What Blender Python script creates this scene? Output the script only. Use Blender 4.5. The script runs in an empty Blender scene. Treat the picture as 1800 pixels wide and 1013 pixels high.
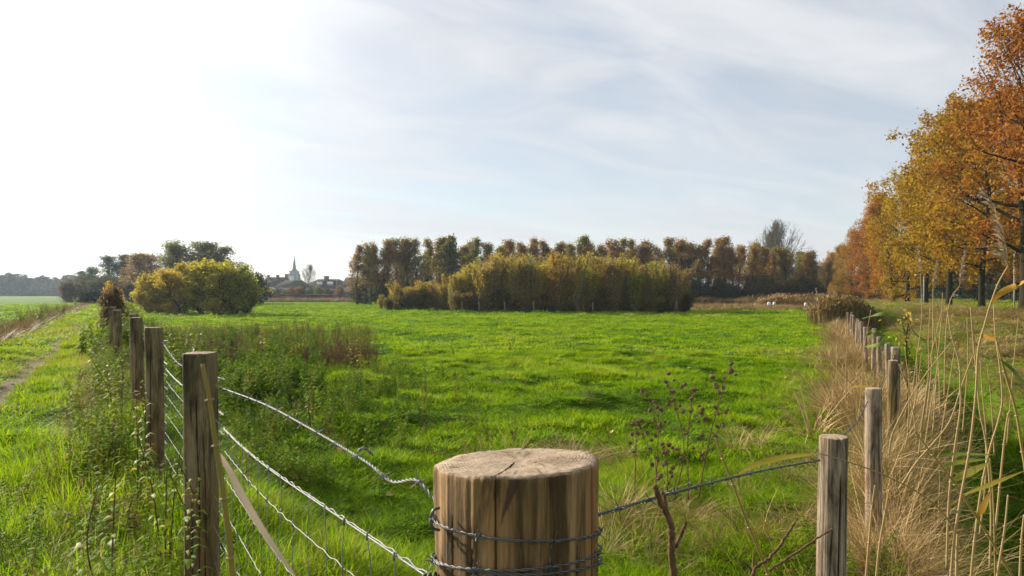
import bpy, math, random
import numpy as np
from mathutils import Vector

R = math.radians
rnd = random.Random(7)
rng = np.random.default_rng(7)
C = bpy.context.scene.collection
scene = bpy.context.scene

# ------------------------------------------------------------------ camera
CAMZ = 1.25
cam_d = bpy.data.cameras.new('camera')
cam = bpy.data.objects.new('camera', cam_d)
C.objects.link(cam)
cam.location = (0, 0, CAMZ)
cam.rotation_euler = (R(90), 0, 0)
cam_d.sensor_width = 36.0
cam_d.lens = 24.0
cam_d.shift_y = 0.0047
cam_d.clip_start = 0.05
cam_d.clip_end = 9000
cam_d.dof.use_dof = True
cam_d.dof.focus_distance = 2.0
cam_d.dof.aperture_fstop = 16
scene.camera = cam

# ------------------------------------------------------------------ sky, sun, exposure
SUN_AZ, SUN_EL = -52.0, 22.0          # degrees from the view direction, above the horizon
world = bpy.data.worlds.new('World')
scene.world = world
world.use_nodes = True
SKY_STRENGTH = 0.11
sd = Vector((math.sin(R(SUN_AZ)) * math.cos(R(SUN_EL)), math.cos(R(SUN_AZ)) * math.cos(R(SUN_EL)), math.sin(R(SUN_EL))))
sun_d = bpy.data.lights.new('sun', 'SUN')
sun_d.energy = 5.0
sun_d.angle = R(0.5)
sun_d.color = (1.0, 0.90, 0.76)
sun = bpy.data.objects.new('sun', sun_d)
C.objects.link(sun)
sun.rotation_euler = sd.to_track_quat('Z', 'Y').to_euler()
scene.view_settings.view_transform = 'Standard'
scene.view_settings.look = 'None'
scene.view_settings.gamma = 1
scene.view_settings.exposure = 0.8


def build_world():
    nt = world.node_tree
    nt.nodes.clear()
    N = nt.nodes.new
    L = nt.links.new

    def math_(op, a, b=None, c=None, clamp=False):
        n = N('ShaderNodeMath'); n.operation = op; n.use_clamp = clamp
        for i, s in enumerate((a, b, c)):
            if s is None: continue
            if isinstance(s, (int, float)): n.inputs[i].default_value = s
            else: L(s, n.inputs[i])
        return n.outputs[0]
    out = N('ShaderNodeOutputWorld')
    bg = N('ShaderNodeBackground')
    bg.inputs[1].default_value = SKY_STRENGTH
    sky = N('ShaderNodeTexSky')
    sky.sky_type = 'NISHITA'
    sky.sun_disc = False
    sky.sun_elevation = R(SUN_EL)
    sky.sun_rotation = R(SUN_AZ)
    sky.air_density = 1.0
    sky.dust_density = 0.35
    tc = N('ShaderNodeTexCoord')
    sep = N('ShaderNodeSeparateXYZ')
    L(tc.outputs['Generated'], sep.inputs[0])
    # thin high cloud layer seen in perspective
    zc = math_('ADD', math_('MAXIMUM', sep.outputs[2], 0.0), 0.16)
    px = math_('DIVIDE', sep.outputs[0], zc)
    py = math_('DIVIDE', sep.outputs[1], zc)
    # streaks run roughly along one wind direction
    ca, sa = math.cos(R(28)), math.sin(R(28))
    qx = math_('ADD', math_('MULTIPLY', px, ca), math_('MULTIPLY', py, sa))
    qy = math_('SUBTRACT', math_('MULTIPLY', py, ca), math_('MULTIPLY', px, sa))
    cmb = N('ShaderNodeCombineXYZ')
    L(math_('MULTIPLY', qx, 0.42), cmb.inputs[0]); L(math_('MULTIPLY', qy, 0.95), cmb.inputs[1])
    n1 = N('ShaderNodeTexNoise'); n1.inputs['Scale'].default_value = 0.8
    n1.inputs['Detail'].default_value = 7; n1.inputs['Roughness'].default_value = 0.5
    n1.inputs['Distortion'].default_value = 0.7
    L(cmb.outputs[0], n1.inputs['Vector'])
    n2 = N('ShaderNodeTexNoise'); n2.inputs['Scale'].default_value = 2.6
    n2.inputs['Detail'].default_value = 6; n2.inputs['Roughness'].default_value = 0.55
    n2.inputs['Distortion'].default_value = 1.1
    L(cmb.outputs[0], n2.inputs['Vector'])
    mix = math_('ADD', math_('MULTIPLY', n1.outputs[0], 0.6), math_('MULTIPLY', n2.outputs[0], 0.40))
    mr = N('ShaderNodeMapRange'); mr.interpolation_type = 'SMOOTHSTEP'
    mr.inputs[1].default_value = 0.38; mr.inputs[2].default_value = 0.60
    mr.inputs[3].default_value = 0.66; mr.inputs[4].default_value = 1.0
    L(mix, mr.inputs[0])
    # forward scattering: veil brighter towards the sun
    dot = N('ShaderNodeVectorMath'); dot.operation = 'DOT_PRODUCT'
    L(tc.outputs['Generated'], dot.inputs[0]); dot.inputs[1].default_value = sd
    dpos = math_('MAXIMUM', dot.outputs['Value'], 0.0)
    g = math_('MULTIPLY', math_('POWER', dpos, 6.0), 1.45)
    g2 = math_('MULTIPLY', math_('POWER', dpos, 16.0), 8.0)
    lum = math_('ADD', math_('ADD', g, g2), 3.82)
    lum = math_('MULTIPLY', lum, math_('ADD', 0.76, math_('MULTIPLY', mr.outputs[0], 0.27)))
    lum = math_('ADD', lum, math_('MULTIPLY', math_('SUBTRACT', n2.outputs[0], 0.5), 1.5))
    col = N('ShaderNodeVectorMath'); col.operation = 'SCALE'
    col.inputs[0].default_value = (1.0, 1.02, 1.06)
    L(lum, col.inputs['Scale'])
    # lower the blue near the horizon: the veil is warm white there
    mixc = N('ShaderNodeMix'); mixc.data_type = 'RGBA'
    L(mr.outputs[0], mixc.inputs['Factor'])
    L(sky.outputs[0], mixc.inputs['A'])
    L(col.outputs[0], mixc.inputs['B'])
    L(mixc.outputs['Result'], bg.inputs[0])
    L(bg.outputs[0], out.inputs[0])


build_world()

# ------------------------------------------------------------------ helpers


def W(px, py, d):
    """a point at distance d (along y) from where a sight line of the photograph meets it"""
    return np.array([(px - 900) / 1200 * d, d, CAMZ - (py - 515) / 1200 * d])


def smooth(t):
    t = np.clip(t, 0, 1)
    return t * t * (3 - 2 * t)


def vnoise(x, y, seed=0):
    x = np.asarray(x, float); y = np.asarray(y, float)
    xi = np.floor(x).astype(np.int64); yi = np.floor(y).astype(np.int64)
    fx = x - xi; fy = y - yi
    fx = fx * fx * (3 - 2 * fx); fy = fy * fy * (3 - 2 * fy)

    def h(a, b):
        n = (a * 374761393 + b * 668265263 + seed * 982451653) & 0x7fffffff
        n = ((n ^ (n >> 13)) * 1274126177) & 0x7fffffff
        return ((n ^ (n >> 16)) & 0xffff) / 65535.0
    return (h(xi, yi) * (1 - fx) + h(xi + 1, yi) * fx) * (1 - fy) + (h(xi, yi + 1) * (1 - fx) + h(xi + 1, yi + 1) * fx) * fy


def xR(y):
    y = np.asarray(y, float)
    return np.interp(y, [-20, 0, 2.5, 4, 6, 7.4, 9.2, 11, 20, 32, 60, 400], [-2, 0.0, 1.16, 2.1, 3.3, 4.15, 5.1, 5.9, 10, 15.6, 28.5, 190])


def H(x, y, fine=True):
    x = np.asarray(x, float); y = np.asarray(y, float)
    yy = np.maximum(y, -6)
    u = x + 0.577 * yy
    z = -0.35 * smooth((u - 0.25) / 1.5)
    z = z - 0.32 * smooth((-2.7 - u) / 1.4) - 0.22 * np.exp(-((u + 4.2) / 0.7) ** 2)
    z = z - 0.045 * np.exp(-((u + 1.42) / 0.22) ** 2)
    v = x - xR(yy)
    z = z - 0.95 * np.exp(-((v - 1.5) / 0.8) ** 2) * (1 - smooth((yy - 45) / 15)) * smooth((yy + 4) / 5)
    w = x - (11.5 + 0.4 * yy)
    s = smooth((w + 9) / 6) * (1 - smooth((yy - 130) / 60))
    z = z * (1 - s) + 0.3 * s
    far = smooth((np.hypot(x, y) - 150) / 150)
    z = z * (1 - far) + (-0.25) * far
    if fine:
        rr = np.hypot(x, y)
        fade = 1 - smooth((rr - 60) / 80)
        b = (vnoise(x * 0.35, y * 0.35, 3) - .5) * 0.10 + (vnoise(x * 1.3, y * 1.3, 5) - .5) * 0.12
        b = b + np.maximum(vnoise(x * 2.6, y * 2.6, 9) - .55, 0) * 0.26
        calm = 1 - 0.7 * np.exp(-((u + 1.42) / 0.35) ** 2)
        z = z + b * fade * calm
    return z


def tag(o, label=None, cat=None, group=None, kind=None):
    if label: o['label'] = label
    if cat: o['category'] = cat
    if group: o['group'] = group
    if kind: o['kind'] = kind
    return o


def empty(name, loc=(0, 0, 0), rz=0.0):
    o = bpy.data.objects.new(name, None)
    C.objects.link(o)
    o.location = Vector([float(q) for q in loc]); o.rotation_euler = (0, 0, rz)
    o.empty_display_size = 0.2
    return o


def mk_mesh(name, verts, faces, mats=None, attrs=None, smooth_=False, matidx=None):
    """faces: list of integer arrays (n,3) / (n,4)"""
    verts = np.asarray(verts, np.float32)
    if isinstance(faces, np.ndarray): faces = [faces]
    faces = [np.asarray(f, np.int32) for f in faces if len(f)]
    me = bpy.data.meshes.new(name)
    me.vertices.add(len(verts)); me.vertices.foreach_set('co', verts.ravel())
    loops = np.concatenate([f.ravel() for f in faces])
    tot = np.concatenate([np.full(len(f), f.shape[1], np.int32) for f in faces])
    start = np.concatenate([[0], np.cumsum(tot)[:-1]]).astype(np.int32)
    me.loops.add(len(loops)); me.loops.foreach_set('vertex_index', loops)
    me.polygons.add(len(tot)); me.polygons.foreach_set('loop_start', start)
    if smooth_: me.polygons.foreach_set('use_smooth', np.ones(len(tot), bool))
    if matidx is not None: me.polygons.foreach_set('material_index', np.asarray(matidx, np.int32))
    for m in (mats or []): me.materials.append(m)
    for k, a in (attrs or {}).items():
        at = me.attributes.new(k, 'FLOAT', 'POINT'); at.data.foreach_set('value', np.asarray(a, np.float32))
    me.update(calc_edges=True)
    me.validate()
    return me


def mk_obj(name, me, parent=None, loc=None, rz=0.0, link=True):
    o = bpy.data.objects.new(name, me)
    if link: C.objects.link(o)
    if parent is not None: o.parent = parent
    if loc is not None: o.location = Vector([float(q) for q in loc])
    o.rotation_euler = (0, 0, rz)
    return o


class Acc:
    """collects polygon soup"""
    def __init__(s):
        s.v = []; s.q = []; s.t = []; s.n = 0; s.a = []

    def add(s, v, q=None, t=None, a=0.0):
        v = np.asarray(v, float)
        if q is not None and len(q): s.q.append(np.asarray(q, np.int64) + s.n)
        if t is not None and len(t): s.t.append(np.asarray(t, np.int64) + s.n)
        s.v.append(v); s.a.append(np.broadcast_to(np.asarray(a, float), (len(v),))); s.n += len(v)
        return s

    def tube(s, pts, rad, sides=6, a=0.0, cap=True, jit=0.0):
        pts = np.asarray(pts, float); n = len(pts)
        rad = np.broadcast_to(np.asarray(rad, float), (n,))
        tg = np.gradient(pts, axis=0); tg /= (np.linalg.norm(tg, axis=1, keepdims=True) + 1e-12)
        ref = np.array([0, 0, 1.0]) if abs(tg[:, 2]).mean() < 0.8 else np.array([1.0, 0, 0])
        b = np.cross(tg, ref); b /= (np.linalg.norm(b, axis=1, keepdims=True) + 1e-12)
        c = np.cross(tg, b)
        th = np.arange(sides) * 2 * math.pi / sides
        ring = (b[:, None, :] * np.cos(th)[None, :, None] + c[:, None, :] * np.sin(th)[None, :, None]) * rad[:, None, None]
        v = (pts[:, None, :] + ring).reshape(-1, 3)
        i = np.arange(n - 1)[:, None] * sides + np.arange(sides)[None, :]
        j = np.arange(n - 1)[:, None] * sides + (np.arange(sides)[None, :] + 1) % sides
        q = np.stack([i, j, j + sides, i + sides], -1).reshape(-1, 4)
        t = None
        if cap:
            v = np.vstack([v, pts[0], pts[-1]]); k = np.arange(sides)
            t = np.vstack([np.stack([np.full(sides, n * sides), (k + 1) % sides, k], -1),
                           np.stack([np.full(sides, n * sides + 1), (n - 1) * sides + k, (n - 1) * sides + (k + 1) % sides], -1)])
        s.add(v, q, t, a)
        return s

    def box(s, c, d, rz=0.0, a=0.0):
        x, y, z = np.array(d) / 2.0
        v = np.array([[-x, -y, -z], [x, -y, -z], [x, y, -z], [-x, y, -z], [-x, -y, z], [x, -y, z], [x, y, z], [-x, y, z]])
        cc, ss = math.cos(rz), math.sin(rz)
        v = np.stack([v[:, 0] * cc - v[:, 1] * ss, v[:, 0] * ss + v[:, 1] * cc, v[:, 2]], -1) + np.array(c)
        q = [[0, 3, 2, 1], [4, 5, 6, 7], [0, 1, 5, 4], [1, 2, 6, 5], [2, 3, 7, 6], [3, 0, 4, 7]]
        return s.add(v, q, a=a)

    def mesh(s, name, mats, smooth_=False):
        fs = []
        if s.q: fs.append(np.vstack(s.q))
        if s.t: fs.append(np.vstack(s.t))
        return mk_mesh(name, np.vstack(s.v), fs, mats, {'tint': np.concatenate(s.a)}, smooth_)


def spline(pts, n=24):
    """Catmull-Rom through pts"""
    p = np.asarray(pts, float)
    if len(p) == 2: return p[0] + (p[1] - p[0]) * np.linspace(0, 1, n)[:, None]
    q = np.vstack([2 * p[0] - p[1], p, 2 * p[-1] - p[-2]])
    seg = len(p) - 1; out = []
    for t in np.linspace(0, seg, n):
        i = min(int(t), seg - 1); f = t - i
        a, b, c, d = q[i], q[i + 1], q[i + 2], q[i + 3]
        out.append(0.5 * ((2 * b) + (-a + c) * f + (2 * a - 5 * b + 4 * c - d) * f * f + (-a + 3 * b - 3 * c + d) * f ** 3))
    return np.array(out)


# ------------------------------------------------------------------ materials
def new_mat(name):
    m = bpy.data.materials.new(name); m.use_nodes = True
    nt = m.node_tree; nt.nodes.clear()
    out = nt.nodes.new('ShaderNodeOutputMaterial')
    return m, nt, out


def ramp(nt, stops, inp):
    n = nt.nodes.new('ShaderNodeValToRGB')
    e = n.color_ramp.elements
    while len(e) < len(stops): e.new(0.5)
    for i, (p, c) in enumerate(stops):
        e[i].position = p; e[i].color = (*c, 1)
    nt.links.new(inp, n.inputs[0])
    return n.outputs[0]


def noise(nt, scale, detail=4, rough=0.55, vec=None, dist=0.0, coord='Object'):
    n = nt.nodes.new('ShaderNodeTexNoise')
    n.inputs['Scale'].default_value = scale; n.inputs['Detail'].default_value = detail
    n.inputs['Roughness'].default_value = rough; n.inputs['Distortion'].default_value = dist
    if vec is None:
        tc = nt.nodes.new('ShaderNodeTexCoord'); vec = tc.outputs[coord]
    nt.links.new(vec, n.inputs['Vector'])
    return n.outputs[0]


def mapping(nt, scale, loc=(0, 0, 0), coord='Object'):
    tc = nt.nodes.new('ShaderNodeTexCoord'); mp = nt.nodes.new('ShaderNodeMapping')
    mp.inputs['Scale'].default_value = scale; mp.inputs['Location'].default_value = loc
    nt.links.new(tc.outputs[coord], mp.inputs[0])
    return mp.outputs[0]


def attr(nt, name, kind='GEOMETRY'):
    a = nt.nodes.new('ShaderNodeAttribute'); a.attribute_name = name; a.attribute_type = kind
    return a.outputs['Fac']


def mth(nt, op, a, b=0.0, clamp=False):
    n = nt.nodes.new('ShaderNodeMath'); n.operation = op; n.use_clamp = clamp
    for i, s in enumerate((a, b)):
        if isinstance(s, (int, float)): n.inputs[i].default_value = s
        else: nt.links.new(s, n.inputs[i])
    return n.outputs[0]


def mixrgb(nt, fac, a, b, mode='MIX'):
    n = nt.nodes.new('ShaderNodeMix'); n.data_type = 'RGBA'; n.blend_type = mode
    for k, s in (('Factor', fac), ('A', a), ('B', b)):
        if isinstance(s, (int, float)): n.inputs[k].default_value = s
        elif isinstance(s, tuple): n.inputs[k].default_value = (*s, 1)
        else: nt.links.new(s, n.inputs[k])
    return n.outputs['Result']


def bump(nt, h, strength=0.5, dist=0.01):
    b = nt.nodes.new('ShaderNodeBump'); b.inputs['Strength'].default_value = strength
    b.inputs['Distance'].default_value = dist
    nt.links.new(h, b.inputs['Height'])
    return b.outputs[0]


def leafy(nt, out, col, trans=0.45, rough=0.5, spec=0.35):
    p = nt.nodes.new('ShaderNodeBsdfPrincipled')
    p.inputs['Roughness'].default_value = rough
    p.inputs['Specular IOR Level'].default_value = spec
    t = nt.nodes.new('ShaderNodeBsdfTranslucent')
    mx = nt.nodes.new('ShaderNodeMixShader'); mx.inputs[0].default_value = trans
    nt.links.new(col, p.inputs['Base Color']); nt.links.new(col, t.inputs['Color'])
    nt.links.new(p.outputs[0], mx.inputs[1]); nt.links.new(t.outputs[0], mx.inputs[2])
    nt.links.new(mx.outputs[0], out.inputs[0])


def solid(nt, out, col, rough=0.8, nrm=None, spec=0.3, metal=0.0):
    p = nt.nodes.new('ShaderNodeBsdfPrincipled')
    p.inputs['Metallic'].default_value = metal
    p.inputs['Specular IOR Level'].default_value = spec
    if isinstance(rough, float): p.inputs['Roughness'].default_value = rough
    else: nt.links.new(rough, p.inputs['Roughness'])
    if isinstance(col, tuple): p.inputs['Base Color'].default_value = (*col, 1)
    else: nt.links.new(col, p.inputs['Base Color'])
    if nrm is not None: nt.links.new(nrm, p.inputs['Normal'])
    nt.links.new(p.outputs[0], out.inputs[0])


def mat_grass(name, stops, trans=0.5, spec=0.35):
    """tint of the tuft (instancer) + tint of the blade"""
    m, nt, out = new_mat(name)
    f = mth(nt, 'ADD', attr(nt, 'tuft_tint', 'INSTANCER'), mth(nt, 'MULTIPLY', mth(nt, 'SUBTRACT', attr(nt, 'tint'), 0.5), 0.52), True)
    col = ramp(nt, stops, f)
    leafy(nt, out, col, trans, 0.6, spec)
    return m


GRASS = mat_grass('grass_blades', [(0.0, (0.030, 0.080, 0.004)), (0.3, (0.13, 0.25, 0.003)), (0.55, (0.28, 0.46, 0.002)),
                                   (0.75, (0.37, 0.43, 0.008)), (0.88, (0.32, 0.30, 0.06)), (1.0, (0.36, 0.27, 0.12))], 0.5, 0.07)
DRY = mat_grass('dry_grass', [(0.0, (0.10, 0.13, 0.015)), (0.25, (0.16, 0.10, 0.03)), (0.5, (0.30, 0.19, 0.065)), (0.75, (0.44, 0.29, 0.11)), (1.0, (0.60, 0.45, 0.22))], 0.14, 0.2)
WEED = mat_grass('weed_leaves', [(0.0, (0.03, 0.07, 0.008)), (0.3, (0.08, 0.16, 0.008)), (0.55, (0.17, 0.28, 0.01)), (0.75, (0.27, 0.28, 0.03)), (0.88, (0.20, 0.12, 0.05)), (1.0, (0.12, 0.07, 0.035))], 0.5, 0.04)


def mat_leaf_objcol(name, trans=0.55, var=0.5, hv=0.07):
    m, nt, out = new_mat(name)
    oi = nt.nodes.new('ShaderNodeObjectInfo')
    hsv = nt.nodes.new('ShaderNodeHueSaturation')
    t = attr(nt, 'tint')
    nt.links.new(mth(nt, 'ADD', 0.5 - hv / 2, mth(nt, 'MULTIPLY', t, hv)), hsv.inputs['Hue'])
    nt.links.new(mth(nt, 'ADD', 1 - var * .6, mth(nt, 'MULTIPLY', t, var * 1.3)), hsv.inputs['Value'])
    nt.links.new(oi.outputs['Color'], hsv.inputs['Color'])
    leafy(nt, out, hsv.outputs[0], trans, 0.7, 0.12)
    return m


LEAF = mat_leaf_objcol('tree_leaves')
OAKLEAF = mat_leaf_objcol('oak_leaves', 0.42, 0.85, 0.045)


def mat_bark(name, c1, c2, sc=6, stretch=0.25):
    m, nt, out = new_mat(name)
    v = mapping(nt, (1, 1, stretch))
    n = noise(nt, sc * 3, 6, 0.65, v)
    n2 = noise(nt, 0.8, 3, 0.5)
    col = ramp(nt, [(0.3, c1), (0.7, c2)], n)
    col = mixrgb(nt, mth(nt, 'MULTIPLY', n2, 0.35), col, (0.04, 0.05, 0.015))
    solid(nt, out, col, 1.0, bump(nt, n, 0.8, 0.03), 0.05)
    return m


BARK = mat_bark('oak_bark', (0.013, 0.011, 0.008), (0.055, 0.045, 0.03))
BARK_PALE = mat_bark('pale_bark', (0.10, 0.085, 0.06), (0.26, 0.23, 0.18))
STEM_BROWN = mat_bark('dead_stem', (0.13, 0.07, 0.04), (0.30, 0.19, 0.11), 30, 0.4)


def mat_ground():
    m, nt, out = new_mat('meadow_ground')
    n1 = noise(nt, 0.18, 5, 0.6); n2 = noise(nt, 2.5, 6, 0.65); n3 = noise(nt, 22, 5, 0.7)
    f = mth(nt, 'ADD', mth(nt, 'MULTIPLY', n1, 0.45), mth(nt, 'ADD', mth(nt, 'MULTIPLY', n2, 0.3), mth(nt, 'MULTIPLY', n3, 0.25)))
    lush = ramp(nt, [(0.30, (0.025, 0.055, 0.006)), (0.48, (0.07, 0.15, 0.006)), (0.62, (0.14, 0.25, 0.008)), (0.75, (0.20, 0.25, 0.02))], f)
    dull = ramp(nt, [(0.30, (0.03, 0.04, 0.012)), (0.48, (0.09, 0.10, 0.03)), (0.62, (0.17, 0.15, 0.06)), (0.75, (0.25, 0.19, 0.09))], f)
    col = mixrgb(nt, attr(nt, 'dry'), lush, dull)
    solid(nt, out, col, 0.95, bump(nt, mth(nt, 'ADD', n3, mth(nt, 'MULTIPLY', n2, 1.5)), 1.0, 0.08), 0.1)
    return m


def mat_path():
    m, nt, out = new_mat('trodden_earth')
    n1 = noise(nt, 1.4, 6, 0.65); n2 = noise(nt, 30, 5, 0.7)
    f = mth(nt, 'ADD', mth(nt, 'MULTIPLY', n1, 0.6), mth(nt, 'MULTIPLY', n2, 0.4))
    col = ramp(nt, [(0.3, (0.05, 0.055, 0.02)), (0.45, (0.13, 0.10, 0.055)), (0.62, (0.24, 0.18, 0.11)), (0.75, (0.30, 0.24, 0.15))], f)
    solid(nt, out, col, 0.95, bump(nt, n2, 1.0, 0.02), 0.1)
    return m


def mat_simple(name, c, rough=0.7, metal=0.0, spec=0.3, var=0.25, sc=8):
    m, nt, out = new_mat(name)
    n = noise(nt, sc, 5, 0.6)
    a = tuple(q * (1 - var) for q in c); b = tuple(min(1, q * (1 + var)) for q in c)
    col = ramp(nt, [(0.3, a), (0.7, b)], n)
    solid(nt, out, col, rough, bump(nt, n, 0.2, 0.01), spec, metal)
    return m


WIRE = mat_simple('galvanised_wire', (0.20, 0.20, 0.195), 0.6, 0.4, 0.3, 0.3, 60)
WIRE_DARK = mat_simple('weathered_wire', (0.12, 0.12, 0.125), 0.55, 0.6, 0.5, 0.35, 60)
ROOF = mat_simple('grey_roof_tiles', (0.045, 0.040, 0.034), 1.0, spec=0.05, sc=2)
WALLW = mat_simple('pale_house_wall', (0.50, 0.48, 0.44), 0.9, spec=.1, sc=0.6)
BRICKW = mat_simple('red_brick_wall', (0.22, 0.10, 0.07), 0.85, sc=3)
GLASS = mat_simple('dark_window_glass', (0.03, 0.04, 0.05), 0.15, 0.0, 0.6)
WHITE = mat_simple('white_paint', (0.78, 0.78, 0.76), 0.5, var=0.08)
STONE = mat_simple('church_stone', (0.14, 0.15, 0.13), 0.9, spec=.05, sc=0.5)
SLATE = mat_simple('spire_slate', (0.05, 0.07, 0.065), 1.0, spec=.05, sc=0.5)
ASPH = mat_simple('road_asphalt', (0.09, 0.09, 0.09), 0.85, sc=12)
METAL = mat_simple('grey_lamp_metal', (0.30, 0.30, 0.29), 0.7, 0.0, sc=5)
HEAD = mat_simple('dried_seed_head', (0.15, 0.09, 0.055), 0.9, sc=80)


def mat_wood(name, r_end, tint, green=0.0, cracks=True, seed=0.0, stain=False):
    """weathered softwood: grain along z, knots, dark stains; end grain where the normal points up"""
    m, nt, out = new_mat(name)
    off = (seed * 3.1, seed * 1.7, seed * 2.3)
    v = mapping(nt, (1, 1, 0.055), off)
    g1 = noise(nt, 42, 8, 0.68, v, 0.4)
    g2 = noise(nt, 150, 5, 0.7, v, 0.2)
    vb = mapping(nt, (1, 1, 0.35), off)
    blot = noise(nt, 12, 5, 0.6, vb, 0.8)
    blot2 = noise(nt, 5, 4, 0.6, vb, 0.5)
    g3 = noise(nt, 420, 4, 0.7, mapping(nt, (1, 1, 0.035), off))
    f = mth(nt, 'ADD', mth(nt, 'MULTIPLY', g1, 0.42), mth(nt, 'ADD', mth(nt, 'MULTIPLY', g2, 0.33), mth(nt, 'MULTIPLY', g3, 0.25)))
    t = tint
    side = ramp(nt, [(0.36, (t[0] * .22, t[1] * .20, t[2] * .19)), (0.45, (t[0] * .6, t[1] * .56, t[2] * .53)), (0.52, t),
                     (0.62, (t[0] * 1.4, t[1] * 1.42, t[2] * 1.45))], f)
    stain = ramp(nt, [(0.32, (0.18, 0.15, 0.13)), (0.50, (1, 1, 1))], blot)
    side = mixrgb(nt, 0.85, side, stain, 'MULTIPLY')
    side = mixrgb(nt, mth(nt, 'MULTIPLY', ramp(nt, [(0.5, (0, 0, 0)), (0.65, (1, 1, 1))], blot2), 0.45), side, (t[0] * 1.25, t[1] * 0.85, t[2] * 0.55))
    st = noise(nt, 20, 5, 0.65, mapping(nt, (1, 1, 0.16), (off[0] + 3, off[1], off[2])), 1.2)
    side = mixrgb(nt, 0.9, side, ramp(nt, [(0.36, (0.22, 0.20, 0.19)), (0.48, (0.85, 0.85, 0.85)), (0.6, (1.15, 1.15, 1.15))], st), 'MULTIPLY')
    if green:
        gm = noise(nt, 7, 4, 0.6, mapping(nt, (1, 1, .3), (5, 2, 1)))
        side = mixrgb(nt, mth(nt, 'MULTIPLY', ramp(nt, [(0.35, (0, 0, 0)), (0.6, (1, 1, 1))], gm), green), side, (0.055, 0.075, 0.025))
    # end grain: rings round the pith and radial checks
    tc = nt.nodes.new('ShaderNodeTexCoord'); sp = nt.nodes.new('ShaderNodeSeparateXYZ'); nt.links.new(tc.outputs['Object'], sp.inputs[0])
    dx = mth(nt, 'SUBTRACT', sp.outputs[0], r_end * 0.1); dy = mth(nt, 'SUBTRACT', sp.outputs[1], r_end * 0.12)
    rad = mth(nt, 'SQRT', mth(nt, 'ADD', mth(nt, 'MULTIPLY', dx, dx), mth(nt, 'MULTIPLY', dy, dy)))
    wob = noise(nt, 18, 4, 0.6)
    rings = mth(nt, 'SINE', mth(nt, 'ADD', mth(nt, 'MULTIPLY', rad, 150 / r_end * 1.0), mth(nt, 'MULTIPLY', wob, 26)))
    fibre = noise(nt, 160, 5, 0.75)
    e = mth(nt, 'ADD', mth(nt, 'MULTIPLY', rings, 0.045), mth(nt, 'ADD', mth(nt, 'MULTIPLY', fibre, 0.75), mth(nt, 'MULTIPLY', noise(nt, 26, 4, 0.6), 0.35)))
    end = ramp(nt, [(0.34, (0.12, 0.085, 0.055)), (0.5, (0.40, 0.29, 0.185)), (0.68, (0.62, 0.49, 0.35))], e)
    ang = mth(nt, 'ARCTAN2', dy, dx)
    cb = nt.nodes.new('ShaderNodeCombineXYZ'); nt.links.new(mth(nt, 'MULTIPLY', ang, 3.2), cb.inputs[0]); nt.links.new(mth(nt, 'MULTIPLY', rad, 5.0), cb.inputs[1])
    chk = noise(nt, 3.0, 3, 0.7, cb.outputs[0])
    end = mixrgb(nt, 0.8, end, ramp(nt, [(0.36, (0.25, 0.2, 0.17)), (0.42, (1, 1, 1))], chk), 'MULTIPLY')
    end = mixrgb(nt, 0.55, end, ramp(nt, [(0.35, (0.5, 0.46, 0.42)), (0.6, (1, 1, 1))], noise(nt, 14, 4, .6)), 'MULTIPLY')
    end = mixrgb(nt, mth(nt, 'MULTIPLY', green, 0.5), end, (0.09, 0.10, 0.05))
    if stain:
        zz_ = mth(nt, 'SUBTRACT', 1.05, sp.outputs[2])
        xc_ = mth(nt, 'SUBTRACT', -0.002, mth(nt, 'MULTIPLY', zz_, 0.30))
        wv_ = mth(nt, 'MULTIPLY', mth(nt, 'SUBTRACT', noise(nt, 40, 3, .6), 0.5), 0.006)
        dd_ = mth(nt, 'ABSOLUTE', mth(nt, 'ADD', mth(nt, 'SUBTRACT', sp.outputs[0], xc_), wv_))
        hw_ = mth(nt, 'SUBTRACT', 0.0085, mth(nt, 'MULTIPLY', zz_, 0.125))
        mk_ = mth(nt, 'MULTIPLY', mth(nt, 'MULTIPLY', mth(nt, 'SUBTRACT', hw_, dd_), 400.0, True), mth(nt, 'LESS_THAN', sp.outputs[1], 0.0))
        side = mixrgb(nt, mth(nt, 'MULTIPLY', mk_, 0.8), side, (0.045, 0.03, 0.02))
    geo = nt.nodes.new('ShaderNodeNewGeometry'); sn = nt.nodes.new('ShaderNodeSeparateXYZ'); nt.links.new(geo.outputs['Normal'], sn.inputs[0])
    up = nt.nodes.new('ShaderNodeMapRange'); up.inputs[1].default_value = 0.45; up.inputs[2].default_value = 0.75
    nt.links.new(sn.outputs[2], up.inputs[0])
    col = mixrgb(nt, up.outputs[0], side, end)
    # cracks are coloured dark (attribute from the carved geometry)
    col = mixrgb(nt, attr(nt, 'crack'), col, (0.018, 0.013, 0.009))
    hgt = mixrgb(nt, up.outputs[0], mth(nt, 'ADD', f, mth(nt, 'MULTIPLY', blot, .3)), e)
    solid(nt, out, col, 0.85, bump(nt, hgt, 1.0, 0.006), 0.25)
    return m


WOOD_MAIN = mat_wood('post_wood_brown', 0.10, (0.30, 0.18, 0.08), 0.15, seed=1, stain=True)
WOOD_OLD = mat_wood('post_wood_mossy', 0.06, (0.23, 0.165, 0.095), 0.4, seed=2)
WOOD_GREY = mat_wood('post_wood_grey', 0.05, (0.30, 0.235, 0.17), 0.12, seed=3)


def mat_reed(name, stops):
    m, nt, out = new_mat(name)
    f = mth(nt, 'ADD', attr(nt, 'tint'), mth(nt, 'MULTIPLY', mth(nt, 'SUBTRACT', noise(nt, 14, 4, 0.6), 0.5), 0.5), True)
    leafy(nt, out, ramp(nt, stops, f), 0.3, 0.6, 0.12)
    return m


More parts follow.
